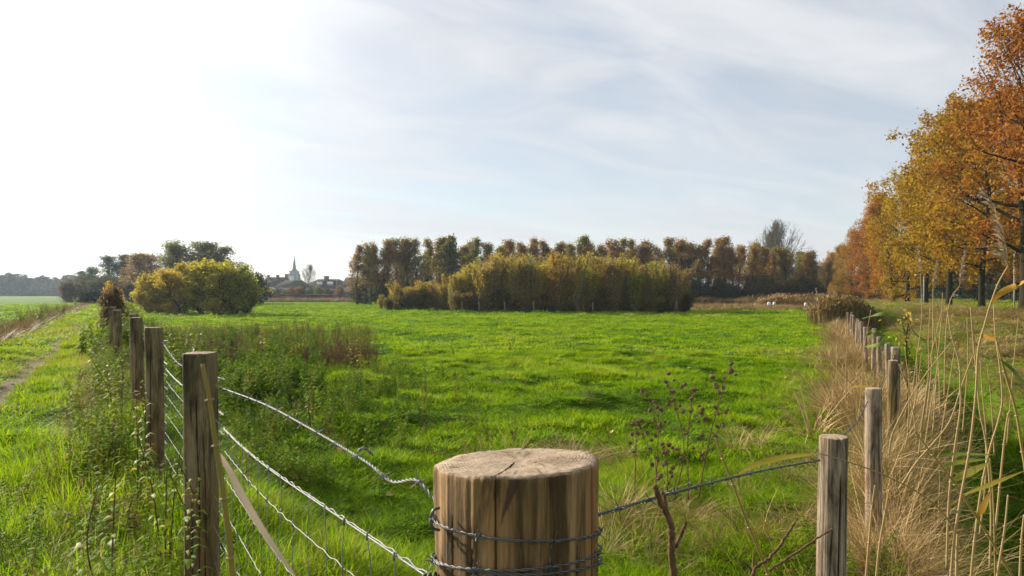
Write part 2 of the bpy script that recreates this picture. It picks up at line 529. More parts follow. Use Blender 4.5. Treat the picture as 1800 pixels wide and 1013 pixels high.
REED = mat_reed('reed_stem', [(0.0, (0.16, 0.20, 0.04)), (0.3, (0.34, 0.25, 0.08)), (0.6, (0.46, 0.33, 0.15)), (1.0, (0.50, 0.42, 0.27))])
REEDLEAF = mat_reed('reed_leaf', [(0.0, (0.05, 0.10, 0.02)), (0.35, (0.20, 0.24, 0.04)), (0.65, (0.46, 0.33, 0.04)), (1.0, (0.50, 0.22, 0.04))])
PLUME = mat_reed('reed_plume', [(0.0, (0.22, 0.15, 0.09)), (0.5, (0.36, 0.26, 0.17)), (1.0, (0.55, 0.45, 0.32))])
STRAW = mat_reed('straw', [(0.0, (0.30, 0.20, 0.09)), (1.0, (0.50, 0.40, 0.24))])
YLEAF = mat_reed('yellow_leaf', [(0.0, (0.10, 0.20, 0.02)), (0.5, (0.30, 0.32, 0.03)), (1.0, (0.50, 0.36, 0.05))])

# ------------------------------------------------------------------ ground, path, road


def build_ground():
    rings = np.concatenate([[0.0], np.geomspace(0.25, 140, 420), np.geomspace(150, 6000, 40)])
    a1 = np.linspace(R(-48), R(48), 560); a2 = np.linspace(R(48), R(312), 90)[1:-1]
    az = np.concatenate([a1, a2]); na = len(az)
    rr, aa = np.meshgrid(rings[1:], az, indexing='ij')
    x = rr * np.sin(aa); y = rr * np.cos(aa); z = H(x, y)
    v = np.vstack([[0, 0, H(0, 0)], np.stack([x, y, z], -1).reshape(-1, 3)])
    nr = len(rings) - 1
    i = np.arange(nr - 1)[:, None] * na + np.arange(na)[None, :] + 1
    j = np.arange(nr - 1)[:, None] * na + (np.arange(na)[None, :] + 1) % na + 1
    q = np.stack([i, i + na, j + na, j], -1).reshape(-1, 4)
    k = np.arange(na)
    t = np.stack([np.zeros(na, int), k + 1, (k + 1) % na + 1], -1)
    X, Y = v[:, 0], v[:, 1]
    vv = X - xR(np.maximum(Y, -6)); w = X - (11.5 + .4 * np.maximum(Y, -6)); u = X + .577 * np.maximum(Y, -6)
    dry = np.clip(smooth((vv - 2.2) / 2.0) * .85 * (1 - smooth((w + 1) / 4) * .5) + 0.9 * np.exp(-((vv - 0.1) / .5) ** 2), 0, 1)
    dry = np.maximum(dry, 0.8 * np.exp(-((u + 4.0) / 1.0) ** 2))
    dry = np.maximum(dry, 0.7 * smooth((Y - 60) / 8) * (Y < 140) * (X > 12) * (X < 60))
    me = mk_mesh('ground', v, [q, t], [mat_ground()], {'dry': dry}, True)
    tag(mk_obj('ground', me), kind='structure', label='green uneven meadow ground')


build_ground()


def strip(name, cx, w, ys, mat, lift, seed):
    v = []; m = 7
    for n_, yy in enumerate(ys):
        l = w * (0.8 + 0.5 * vnoise(yy * 0.9, seed, 4)); r = w * (0.8 + 0.5 * vnoise(yy * 0.9, seed + 9, 8))
        for k in range(m):
            t = k / (m - 1) * 2 - 1
            xx = cx(yy) + (t * (l if t < 0 else r))
            v.append((xx, yy, H(xx, yy) + lift))
    v = np.array(v); n = len(ys)
    i = np.arange(n - 1)[:, None] * m + np.arange(m - 1)[None, :]
    q = np.stack([i, i + 1, i + m + 1, i + m], -1).reshape(-1, 4)
    return tag(mk_obj(name, mk_mesh(name, v, q, [mat], smooth_=True)), kind='structure')


strip('dirt_path', lambda y: -1.42 - .577 * y, 0.19, np.concatenate([np.arange(0.5, 30, .12), np.arange(30, 75, .6)]), mat_path(), 0.012, 3)['label'] = 'narrow trodden earth path beside the fence'
ROADX = lambda y: 16.8 + .4 * y
strip('road', ROADX, 2.4, np.concatenate([np.arange(8, 60, .8), np.arange(60, 128, 2.)]), ASPH, 0.03, 6)['label'] = 'grey asphalt road between the two rows of oaks'

# ------------------------------------------------------------------ scattering through geometry nodes
PROTO = bpy.data.collections.new('scatter_sources')


def gn_group(coll):
    ng = bpy.data.node_groups.new('scatter_' + coll.name, 'GeometryNodeTree')
    ng.interface.new_socket('Geometry', in_out='INPUT', socket_type='NodeSocketGeometry')
    ng.interface.new_socket('Geometry', in_out='OUTPUT', socket_type='NodeSocketGeometry')
    N = ng.nodes.new; L = ng.links.new
    gi = N('NodeGroupInput'); go = N('NodeGroupOutput')
    ci = N('GeometryNodeCollectionInfo'); ci.inputs['Collection'].default_value = coll
    ci.inputs['Separate Children'].default_value = True; ci.inputs['Reset Children'].default_value = True
    ip = N('GeometryNodeInstanceOnPoints')
    ip.inputs['Pick Instance'].default_value = True

    def na(name, typ):
        n = N('GeometryNodeInputNamedAttribute'); n.data_type = typ; n.inputs['Name'].default_value = name
        return n.outputs['Attribute']
    L(gi.outputs[0], ip.inputs['Points']); L(ci.outputs[0], ip.inputs['Instance'])
    L(na('idx', 'INT'), ip.inputs['Instance Index'])
    e2r = N('FunctionNodeEulerToRotation'); L(na('rot', 'FLOAT_VECTOR'), e2r.inputs[0])
    L(e2r.outputs[0], ip.inputs['Rotation'])
    L(na('scl', 'FLOAT_VECTOR'), ip.inputs['Scale'])
    L(ip.outputs[0], go.inputs[0])
    return ng


def proto_set(name, meshes):
    c = bpy.data.collections.new(name)
    for k, me in enumerate(meshes):
        o = bpy.data.objects.new('%s_%03d' % (name, k), me); c.objects.link(o)
    return gn_group(c), len(meshes)


def scatter(name, label, pset, P, scl, tint, tilt=0.15, rotz=None, kind='stuff', cat=None):
    ng, cnt = pset
    n = len(P)
    me = bpy.data.meshes.new(name)
    me.vertices.add(n); me.vertices.foreach_set('co', np.asarray(P, np.float32).ravel())
    rot = np.stack([rng.normal(0, tilt, n), rng.normal(0, tilt, n), rng.uniform(0, 6.283, n) if rotz is None else rotz], -1)
    scl = np.asarray(scl, float)
    if scl.ndim == 1: scl = np.stack([scl, scl, scl], -1)
    for nm, typ, arr, key in (('idx', 'INT', rng.integers(0, cnt, n), 'value'), ('rot', 'FLOAT_VECTOR', rot, 'vector'),
                              ('scl', 'FLOAT_VECTOR', scl, 'vector'), ('tuft_tint', 'FLOAT', tint, 'value')):
        a = me.attributes.new(nm, typ, 'POINT')
        a.data.foreach_set(key, np.ascontiguousarray(arr, np.int32 if typ == 'INT' else np.float32).ravel())
    o = mk_obj(name, me)
    md = o.modifiers.new('scatter', 'NODES'); md.node_group = ng
    tag(o, label, kind=kind)
    return o


def blades(n, rad, h0, h1, w, lean, seg=3, droop=0.5, seed=0, spread=None):
    g = np.random.default_rng(seed)
    r = rad * np.sqrt(g.uniform(0, 1, n)); a = g.uniform(0, 2 * math.pi, n)
    base = np.stack([r * np.cos(a), r * np.sin(a), np.full(n, -0.02)], -1)
    h = g.uniform(h0, h1, n) * (1 - 0.3 * r / max(rad, 1e-6))
    d = a + g.normal(0, 0.9, n)
    dirv = np.stack([np.cos(d), np.sin(d), np.zeros(n)], -1)
    side = np.stack([-np.sin(d + g.normal(0, .6, n)), np.cos(d), np.zeros(n)], -1); side /= np.linalg.norm(side, axis=1, keepdims=True)
    ln = np.abs(g.normal(lean, lean * .5, n)); dr = g.uniform(0.1, 1, n) * droop
    ww = w * g.uniform(.6, 1.3, n)
    V = []
    for k in range(seg + 1):
        t = k / seg
        c = base + dirv * (h * (ln * t + dr * t * t))[:, None]
        c[:, 2] += h * (t - 0.45 * dr * t * t * (1 + ln))
        wd = (ww * (1 - t) ** 0.7 * 0.5 + 0.0004)[:, None]
        V.append(c - side * wd); V.append(c + side * wd)
    V = np.stack(V, 1)                       # n, 2(seg+1), 3
    m = 2 * (seg + 1)
    b = np.arange(n)[:, None] * m
    q = np.concatenate([b + np.array([[2 * k, 2 * k + 1, 2 * k + 3, 2 * k + 2]]) for k in range(seg)])
    tint = np.repeat(g.uniform(0, 1, n), m)
    return V.reshape(-1, 3), q, tint


def tuft_mesh(name, mat, *a, **k):
    V, q, t = blades(*a, **k)
    return mk_mesh(name, V, q, [mat], {'tint': t})


g_near = proto_set('grass_near', [tuft_mesh('tuft', GRASS, 46, .09, .07, .22, .0055, .35, 3, .8, seed=s) for s in range(6)])
g_mid = proto_set('grass_mid', [tuft_mesh('tuft', GRASS, 44, .13, .06, .17, .011, .35, 2, .8, seed=20 + s) for s in range(5)])
g_far = proto_set('grass_far', [tuft_mesh('tuft', GRASS, 40, .22, .05, .13, .022, .4, 2, .6, seed=40 + s) for s in range(4)])


def wedge(r0, r1, dens, a0=-43, a1=43):
    A = (R(a1) - R(a0)) * (r1 * r1 - r0 * r0) / 2
    n = int(A * dens)
    r = np.sqrt(rng.uniform(r0 * r0, r1 * r1, n)); a = rng.uniform(R(a0), R(a1), n)
    return r * np.sin(a), r * np.cos(a)


def grass_fields(x, y):
    """height factor, tint, keep-probability of the grass at a place"""
    u = x + .577 * y; v = x - xR(y); w = x - (11.5 + .4 * y)
    r = np.hypot(x, y)
    big = vnoise(x * .22, y * .22, 11); med = vnoise(x * 1.1, y * 1.1, 12); sm = vnoise(x * 3.1, y * 3.1, 13)
    tint = 0.49 + (big - .5) * .26 + (med - .5) * .34 + (sm - .5) * .22
    hf = 0.75 + (med - .5) * 0.9 + (sm - .5) * .5
    keep = np.ones_like(x)
    # path
    pa = np.exp(-((u + 1.42) / .24) ** 2); keep -= pa * 1.3; hf *= 1 - .6 * pa
    strip_l = (u < .2) & (u > -3); tint = np.where(strip_l, tint + .12, tint); hf = np.where(strip_l, hf * 1.05, hf)
    edge = np.exp(-((u + 0.2) / .7) ** 2); hf = hf * (1 + .7 * edge); tint = tint + edge * .06
    # meadow gets shorter away from the fence
    md = (u > .6) & (v < -1); tint = np.where(md, tint + .07 * (1 - smooth((r - 5) / 6)), tint); hf = np.where(md, hf * np.interp(r, [2, 8, 30], [.95, .85, .72]), hf)  # near tint painted brighter to offset the tufts' self-shadow
    # along right fence dry
    dr = np.exp(-((v - .1) / .45) ** 2); tint = tint + dr * .3 * vnoise(x * 1.5, y * 1.5, 14); hf *= 1 - .5 * dr
    # ditch: lush, its shade painted in as a darker tint; slope beyond drier
    di = np.exp(-((v - 1.3) / .75) ** 2); tint = tint * (1 - di * .65); hf *= 1 + .3 * di
    sl = smooth((v - 1.7) / .9) * (1 - .8 * smooth((w + 1) / 4)); tint = tint + sl * (.54 + .5 * (med - .45)); hf *= 1 - .45 * sl
    tint = np.where(w > -3, tint + .0, tint)
    far = smooth((y - 60) / 6) * (x > 12) * (x < 60); tint = tint + far * .3
    return np.clip(hf, .25, 2.2), np.clip(tint, .05, .97), np.clip(keep, 0, 1)


def lay_grass(name, label, pset, r0, r1, dens, sxy, sz):
    x, y = wedge(r0, r1, dens)
    hf, tint, keep = grass_fields(x, y)
    k = rng.uniform(0, 1, len(x)) < keep
    x, y, hf, tint = x[k], y[k], hf[k], tint[k]
    n = len(x)
    s = np.stack([sxy * rng.uniform(.8, 1.25, n)] * 2 + [sz * hf * rng.uniform(.75, 1.25, n)], -1)
    tint = np.clip(tint + rng.normal(0, .05, n), .02, .98)
    scatter(name, label, pset, np.stack([x, y, H(x, y)], -1), s, tint, 0.12)


lay_grass('grass', 'long fresh green grass blades close to the fence posts', g_near, 1.3, 6.5, 330, 1.0, 1.0)
lay_grass('grass', 'green meadow grass in the middle distance', g_mid, 6.3, 18, 95, 1.05, 1.0)
lay_grass('grass', 'short green grass of the far meadow', g_far, 17.5, 45, 24, 1.3, 1.15)
lay_grass('grass', 'faint green grass at the far end of the meadow', g_far, 44, 110, 4.0, 2.8, 1.35)

# ------------------------------------------------------------------ weeds


def weed_mesh(name, h, nst, leaf, mat, seed, kind='nettle', bare=0.0):
    g = np.random.default_rng(seed); A = Acc()
    for s in range(nst):
        a = g.uniform(0, 6.28); ln = g.uniform(.05, .35)
        hh = h * g.uniform(.6, 1.05)
        b0 = np.array([g.normal(0, .05), g.normal(0, .05), -.02])
        pts = np.array([b0 + np.array([math.cos(a) * ln * hh * t * t, math.sin(a) * ln * hh * t * t, hh * t * (1 - .12 * t)]) for t in np.linspace(0, 1, 6)])
        A.tube(pts, np.linspace(.004, .0015, 6), 3, a=0.9 if kind != 'nettle' else .62, cap=False)
        nl = int(hh / .035)
        for k in range(nl):
            t = (k + .5) / nl
            if g.uniform() < bare or t < .12: continue
            i = min(int(t * 5), 4); c = pts[i] + (pts[i + 1] - pts[i]) * (t * 5 - i)
            for sgn in (0, math.pi):
                aa = k * 1.57 + sgn + g.normal(0, .4)
                L_ = leaf * g.uniform(.6, 1.2) * (1.1 - .6 * t); wd = L_ * (.42 if kind == 'nettle' else .3)
                d = np.array([math.cos(aa), math.sin(aa), g.uniform(-.5, .35)]); sd_ = np.array([-math.sin(aa), math.cos(aa), g.normal(0, .2)])
                up = np.array([0, 0, 1.])
                v = np.array([c, c + d * L_ * .35 + sd_ * wd * .5, c + d * L_ * .35 - sd_ * wd * .5, c + d * L_ * .75 + sd_ * wd * .35 - up * L_ * .1,
                              c + d * L_ * .75 - sd_ * wd * .35 - up * L_ * .1, c + d * L_ - up * L_ * .25])
                if kind == 'dock':
                    v = v * 1.0; tt = g.uniform(.8, 1)
                else: tt = g.uniform(.15, .85)
                A.add(v, [[1, 3, 4, 2]], [[0, 1, 2], [3, 5, 4]], tt)
    return A.mesh(name, [mat])


nettles = proto_set('nettles', [weed_mesh('nettle', .62, 4, .085, WEED, 60 + s) for s in range(5)])
nettles_far = proto_set('nettles_far', [weed_mesh('nettle', .75, 5, .13, WEED, 80 + s) for s in range(4)])
docks = proto_set('docks', [weed_mesh('dock', .8, 4, .07, WEED, 90 + s, 'dock', .1) for s in range(4)])
dry_near = proto_set('dry_near', [tuft_mesh('dry', DRY, 60, .10, .25, .62, .0055, .45, 4, 1.3, seed=120 + s) for s in range(5)])
straw = proto_set('straw', [tuft_mesh('straw', DRY, 40, .10, .25, .7, .0075, 1.2, 5, 1.8, seed=140 + s) for s in range(5)])
dry_far = proto_set('dry_far', [tuft_mesh('dry', DRY, 50, .16, .3, .7, .014, .35, 3, .8, seed=130 + s) for s in range(4)])


def place(name, label, pset, x, y, s, tint, tilt=.12, dz=0.0, sz=None):
    x = np.asarray(x); y = np.asarray(y)
    P = np.stack([x, y, H(x, y) + dz], -1)
    s = np.asarray(s)
    if sz is not None: s = np.stack([s, s, sz], -1)
    return scatter(name, label, pset, P, s, np.clip(tint, 0, 1), tilt)


def band_u(n, y0, y1, uc, us, p=1.0):
    y = y0 + (y1 - y0) * rng.uniform(0, 1, n) ** p
    u = rng.normal(uc, us, n)
    return u - .577 * y, y


# weeds growing along the left fence
x, y = band_u(400, 2.0, 13, -.08, .17, 1.0)
place('undergrowth', 'leafy nettles and brambles at the foot of the left fence', nettles, x, y, rng.uniform(.45, 1.0, 400) * np.interp(y, [2, 5, 13], [.6, .85, 1.0]), rng.normal(.60, .10, 400))
x, y = band_u(70, 1.9, 5.0, -.42, .2, 1.0)
place('undergrowth', 'low leafy weeds spreading from the fence into the path verge', nettles, x, y, rng.uniform(.25, .45, 70), rng.normal(.6, .14, 70))
x, y = band_u(120, 1.8, 12, -.1, .2, 1.1)
place('dry_grass', 'dead pale grass tangled round the left fence posts', dry_near, x, y, rng.uniform(.35, .65, 120), rng.uniform(.1, .9, 120))
x, y = band_u(420, 12, 42, .15, .26, 1.4)
place('undergrowth', 'tall weeds hiding the far end of the left fence', nettles_far, x, y, rng.uniform(.7, 1.25, 420), rng.normal(.55, .15, 420))
x, y = band_u(120, 5.2, 10, -.1, .13)
place('dry_grass', 'pale dead stalks beside the third and fourth fence posts', dry_near, x, y, rng.uniform(.5, .8, 120), rng.uniform(.5, .9, 120))
# band of tall brown weeds crossing the meadow corner
n = 1700
y = rng.uniform(13.5, 25, n); x = (250 + 400 * rng.uniform(0, 1, n) ** 1.1 + rng.normal(0, 12, n) - 900) / 1200 * y
k = (x + .577 * y > .2) & (vnoise(x * .8, y * .8, 55) + rng.uniform(-.25, .25, n) > .36); x, y = x[k], y[k]; n = len(x)
place('undergrowth', 'brown dock and nettle thicket in the near left corner of the meadow', docks, x, y, rng.uniform(.5, 1.1, n) * (.7 + .5 * vnoise(x * .5, y * .5, 56)), np.clip(rng.uniform(.35, .85, n) + .25 * (vnoise(x * .4, y * .4, 57) > .5), 0, 1))
n = 520
y = rng.uniform(9, 22, n); x = (rng.uniform(285, 560, n) - 900) / 1200 * y
place('undergrowth', 'bright green nettles in front of the brown weeds', nettles_far, x, y, rng.uniform(.45, .9, n), rng.normal(.5, .14, n))
# bramble patches nearer
for (pxx, d, sx, sy, n, lab) in ((560, 8.0, .8, 1.0, 110, 'low bramble patch in the left half of the meadow'), (440, 7.2, .5, .5, 40, 'small bramble patch just past the second post'),
                                 (630, 11, .9, 1.2, 120, 'sprawling weeds left of the open grass'), (545, 5.6, .35, .4, 26, 'low nettles beyond the wire fence')):
    x = rng.normal((pxx - 900) / 1200 * d, sx, n); y = rng.normal(d, sy, n)
    place('undergrowth', lab, nettles, x, y, rng.uniform(.4, .85, n), rng.normal(.48, .16, n))
# low leafy rosettes everywhere in the grass, path strip included
x, y = wedge(2.2, 16, 1.6)
k = (np.abs(x + .577 * y + 1.42) > .3); x, y = x[k], y[k]
place('undergrowth', 'low broad leaved weeds scattered in the grass', nettles, x, y, rng.uniform(.14, .28, len(x)), rng.normal(.42, .12, len(x)))
# dry strip left of the path with its ditch
n = 1500
y = 12 + 60 * rng.uniform(0, 1, n) ** 1.3; x = rng.normal(-4.0, .5, n) - .577 * y
place('dry_grass', 'orange brown dead grass along the ditch left of the path', dry_far, x, y, rng.uniform(.8, 1.5, n), rng.uniform(.2, .6, n), sz=rng.uniform(.7, 1.3, n))
n = 130
y = 14 + 35 * rng.uniform(0, 1, n); x = rng.normal(-4.2, .5, n) - .577 * y
place('undergrowth', 'yellowing weeds among the dead grass left of the path', nettles_far, x, y, rng.uniform(.8, 1.5, n), rng.normal(.7, .1, n))
# right fence: masses of dead grass
VC = lambda y: np.interp(y, [2, 3.5, 5, 10], [.34, .20, .03, -.02])
n = 80
y = 2.6 + 9 * rng.uniform(0, 1, n) ** 1.2; x = xR(y) + VC(y) + rng.normal(0, .17, n)
place('dry_grass', 'thick collapsed straw coloured grass round the right fence posts', straw, x, y, rng.uniform(.4, .65, n), rng.uniform(.1, 1, n), 1.1, sz=rng.uniform(.35, .62, n))
n = 55
y = 1.9 + 1.8 * rng.uniform(0, 1, n); x = xR(y) + rng.normal(.5, .24, n)
place('dry_grass', 'dead grass heap at the near right corner', straw, x, y, rng.uniform(.35, .6, n), rng.uniform(.1, 1, n), 1.0, sz=rng.uniform(.35, .6, n))
n = 620
y = 7.5 + 27 * rng.uniform(0, 1, n) ** 1.2; x = xR(y) + rng.normal(-.1, .34, n)
k = vnoise(x * .9, y * .9, 66) > .38; x, y = x[k], y[k]; n = len(x)
place('dry_grass', 'pale dead grass along the far run of the right fence', dry_far, x, y, rng.uniform(.8, 1.2, n), rng.uniform(.3, .95, n), .3, sz=rng.uniform(.5, 1.15, n))
n = 110
y = 4.5 + 14 * rng.uniform(0, 1, n); x = xR(y) - .9 + rng.normal(0, .4, n)
place('dry_grass', 'wispy pale grass on the meadow side of the right fence', dry_near, x, y, rng.uniform(.4, .8, n), rng.uniform(.2, .8, n), .15)
for (pxx, d, sx, n, lab) in ((1010, 6.4, .3, 34, 'bleached hay tussock in the middle of the near meadow'), (1120, 4.6, .4, 40, 'tussock of half dead grass under the seed head plants'), (1240, 4.0, .35, 30, 'drooping pale tussock near the corner wire')):
    x = rng.normal((pxx - 900) / 1200 * d, sx, n); y = rng.normal(d, sx * .6, n)
    place('dry_grass', lab, dry_near, x, y, rng.uniform(.5, .85, n), rng.uniform(.15, .85, n), .3, sz=rng.uniform(.35, .6, n))
n = 1000
y = 2.5 + 6.5 * rng.uniform(0, 1, n) ** 1.1; v_ = VC(y) + rng.normal(-.03, .12, n); x = xR(y) + v_
k = vnoise(x * 2.2, y * 2.2, 91) + rng.uniform(-.1, .1, n) > .55; x, y, v_ = x[k], y[k], v_[k]; n = len(x)
hp = .42 * np.exp(-((v_ - VC(y)) / .24) ** 2) * (.35 + .9 * vnoise(y * 1.1, y * 0, 77))
place('dry_grass', 'tangled heap of collapsed straw burying the foot of the right fence posts', straw, x, y, rng.uniform(.3, .55, n), np.clip(.05 + .9 * vnoise(x * 3, y * 3, 92) + rng.normal(0, .2, n), .05, 1), 1.3, dz=rng.uniform(.1, 1, n) * hp, sz=rng.uniform(.35, .7, n))
n = 90
y = 2.6 + 6 * rng.uniform(0, 1, n); x = xR(y) + VC(y) + rng.normal(0, .22, n)
place('undergrowth', 'green weeds pushing through the collapsed straw at the right fence', nettles, x, y, rng.uniform(.3, .6, n), rng.normal(.4, .15, n), dz=.1)
n = 240
y = 3.5 + 17 * rng.uniform(0, 1, n); x = (rng.uniform(420, 1500, n) - 900) / 1200 * y
place('dry_grass', 'small bleached tussocks dotted over the near meadow', dry_near, x, y, rng.uniform(.25, .5, n), rng.uniform(0, .6, n), .4, sz=rng.uniform(.2, .4, n))
n = 170
y = 7 + 30 * rng.uniform(0, 1, n) ** 1.2; x = (rng.uniform(560, 1250, n) ** 1.0 - 900) / 1200 * y
k = rng.uniform(0, 1, n) < np.interp(x / y, [-.3, .3], [1, .25]); x, y = x[k], y[k]
place('undergrowth', 'thin brown dock stalks dotted over the meadow', docks, x, y, rng.uniform(.2, .5, len(x)), rng.uniform(.75, 1, len(x)))
# far rough edge of the meadow
n = 900
y = rng.uniform(58, 84, n); x = (rng.uniform(1195, 1450, n) - 900) / 1200 * y
place('dry_grass', 'rough tawny grass along the far right edge of the meadow', dry_far, x, y, rng.uniform(1.4, 2.4, n), rng.uniform(.15, .7, n), .15, sz=rng.uniform(.4, 1.0, n))
# slope beyond the ditch
x, y = wedge(6, 45, 8.0, 18, 43)
w_ = x - (11.5 + .4 * y); v_ = x - xR(y)
k = (v_ > 2) & (w_ < 1) & (vnoise(x * .7, y * .7, 61) > .35); x, y = x[k], y[k]
place('dry_grass', 'thin brown grass on the slope below the oaks', dry_far, x, y, rng.uniform(.6, 1.0, len(x)), rng.uniform(.1, .6, len(x)), .3, sz=rng.uniform(.2, .45, len(x)))

# ------------------------------------------------------------------ fence posts


def post_mesh(name, r, zb, zt, mat, seed, na=48, nz=40, taper=0.0, tilt=(0, 0), square=0.0, cracks=(), topcracks=0, lean=(0, 0), rough=.012):
    g = np.random.default_rng(seed)
    th = np.linspace(0, 2 * math.pi, na, endpoint=False)
    zs = np.linspace(0, 1, nz)
    T, Z = np.meshgrid(th, zs)
    Hh = zt - zb

    def prof(T, Z, rf):
        rr = r * (1 + taper * (1 - Z)) * (1 + .03 * np.sin(2 * T + seed) + .02 * np.sin(3 * T + seed * 2))
        if square:
            sq = np.minimum(1.0 / np.maximum(np.abs(np.cos(T)), np.abs(np.sin(T))), 1.28)
            rr = rr * (1 - square + square * sq * .92)
        # vertical grooves and slow undulation
        cx, cy = np.cos(T), np.sin(T)
        gr = (vnoise(T * 9 / 6.283 * 6, Z * 3 + seed, 21) - .5) * rough * r * 3
        gr += (vnoise(T * 32 / 6.283 * 3.0, Z * 5 + seed, 22) - .5) * rough * r * 2
        und = (vnoise(cx * 1.5 + 5, Z * 6 * Hh + cy, 23 + seed) - .5) * .06 * r
        return rr * rf + gr + und
    rr = prof(T, Z, 1.0)
    crack = np.zeros_like(T)
    for (tc_, wdt, dep, z0, z1, wob) in cracks:
        c = tc_ + wob * (vnoise(Z * 4 * Hh + seed, Z * 0 + tc_, 31) - .5)
        d = np.abs((T - c + math.pi) % (2 * math.pi) - math.pi)
        zf = smooth((Z - z0) / .06) * smooth((z1 - Z) / .04) if z1 < 1 else smooth((Z - z0) / .06)
        wz = wdt * (.5 + .8 * vnoise(Z * 9, Z * 0 + 3.3, 32)) * (0.3 + .7 * zf)
        f = np.clip(1 - (d / wz) ** 2, 0, 1) * zf
        rr = rr - dep * r * f; crack = np.maximum(crack, np.clip(f * 1.6, 0, 1))
    x = rr * np.cos(T); y = rr * np.sin(T)
    # rounded rim at the top
    hz = zb + Hh * Z
    V = [np.stack([x, y, hz], -1).reshape(-1, 3)]; Ck = [crack.ravel()]
    nr = 14 if na > 100 else 5
    rim = np.stack([x[-1], y[-1]], -1)
    for k in range(1, nr + 1):
        f = 1 - (k / nr) ** (1.0 if nr > 6 else 1.0)
        if k == 1: f = 1 - .25 / nr * 1.2
        xy = rim * max(f, .001)
        dz = r * .05 if k >= 1 else 0
        zz = zt + dz + (vnoise(xy[:, 0] / r * 3 + seed, xy[:, 1] / r * 3, 41) - .5) * r * .05 + (vnoise(xy[:, 0] / r * 16 + seed, xy[:, 1] / r * 16, 42) - .5) * r * .014
        ck = np.zeros(na)
        for (tc_, wdt, dep, z0, z1, wob) in list(cracks)[:topcracks]:
            d = np.abs((th - tc_ + math.pi) % (2 * math.pi) - math.pi) * max(f, .02)
            fk = np.clip(1 - (d / (wdt * 1.2)) ** 2, 0, 1) * (f > .12)
            zz = zz - fk * dep * r; ck = np.maximum(ck, fk)
        V.append(np.stack([xy[:, 0], xy[:, 1], zz], -1)); Ck.append(ck)
    V = np.vstack(V); Ck = np.concatenate(Ck)
    # sloping top
    topw = smooth((V[:, 2] - (zt - .25)) / .25)
    V[:, 2] += topw * (tilt[0] * V[:, 0] + tilt[1] * V[:, 1])
    hfrac = (V[:, 2] - zb)
    V[:, 0] += lean[0] * hfrac; V[:, 1] += lean[1] * hfrac
    rows = nz + nr
    i = np.arange(rows - 1)[:, None] * na + np.arange(na)[None, :]
    j = np.arange(rows - 1)[:, None] * na + (np.arange(na)[None, :] + 1) % na
    q = np.stack([i, j, j + na, i + na], -1).reshape(-1, 4)
    return mk_mesh(name, V, q, [mat], {'crack': Ck}, True)


MAIN = (0.006, 0.845)
me = post_mesh('corner_post', .099, -.1, 1.037, WOOD_MAIN, 3, 420, 260, 0.0, (.055, -.075), 0,
               [(4.42, .011, .09, -1, 2, .14), (5.45, .016, .07, -1, .95, .12), (4.05, .008, .04, .3, .96, .25), (4.95, .008, .03, -1, .9, .3), (3.72, .010, .04, .6, .97, .2), (5.75, .016, .06, .1, 2, .1),
                (1.45, .03, .12, .7, 2, .1), (2.3, .02, .1, .7, 2, .2), (.4, .02, .1, .7, 2, .2)], 1, rough=.011)
tag(mk_obj('fence_post', me, loc=(MAIN[0], MAIN[1], 0)), 'thick round brown corner post with cracked sawn top and wire wound round it', 'fence post', 'left fence posts')

LP = [(-1.128, 2.5, .053, .0, 'squarish weathered second post beside the corner post, its flat top clear of the grass'),
      (-2.243, 4.3, .050, .3, 'mossy round fence post standing third from the corner, bulging low down'),
      (-3.43, 6.3, .050, .3, 'dark fence post with a hole near its top, fourth from the corner'),
      (-4.42, 8.0, .046, 1, 'small dark fence post just showing behind the post with the hole'),
      (-5.68, 9.85, .055, 1, 'fence post half hidden in weeds, right one of the pair under the orange bush'),
      (-6.95, 11.9, .055, 1, 'fence post half hidden in weeds, left one of the pair under the orange bush')]
for k, (px_, py_, r_, _, lab) in enumerate(LP):
    g0 = float(H(px_, py_))
    if k == 0:
        me = post_mesh('post', r_, -.25, 1.028, WOOD_OLD, 5, 120, 90, .06, (0.0, 0), .75, [(4.9, .04, .10, -1, .9, .2), (5.3, .03, .08, .2, .8, .2), (4.4, .03, .06, -1, .6, .2)], 0, (-.01, 0), .02)
    else:
        me = post_mesh('post', r_, -.3, 1.02 + (0.01 if k == 1 else 0) - (.02 if k > 2 else 0), WOOD_OLD, 6 + k, 64, 50, .1 if k < 3 else 0, (0, 0), .1, [(4.6 + .2 * k, .06, .14, -1, .95, .3)], 0, (-.03 if k == 2 else -.01, 0), .03)
    tag(mk_obj('fence_post', me, loc=(px_, py_, 0)), lab, 'fence post', 'left fence posts')

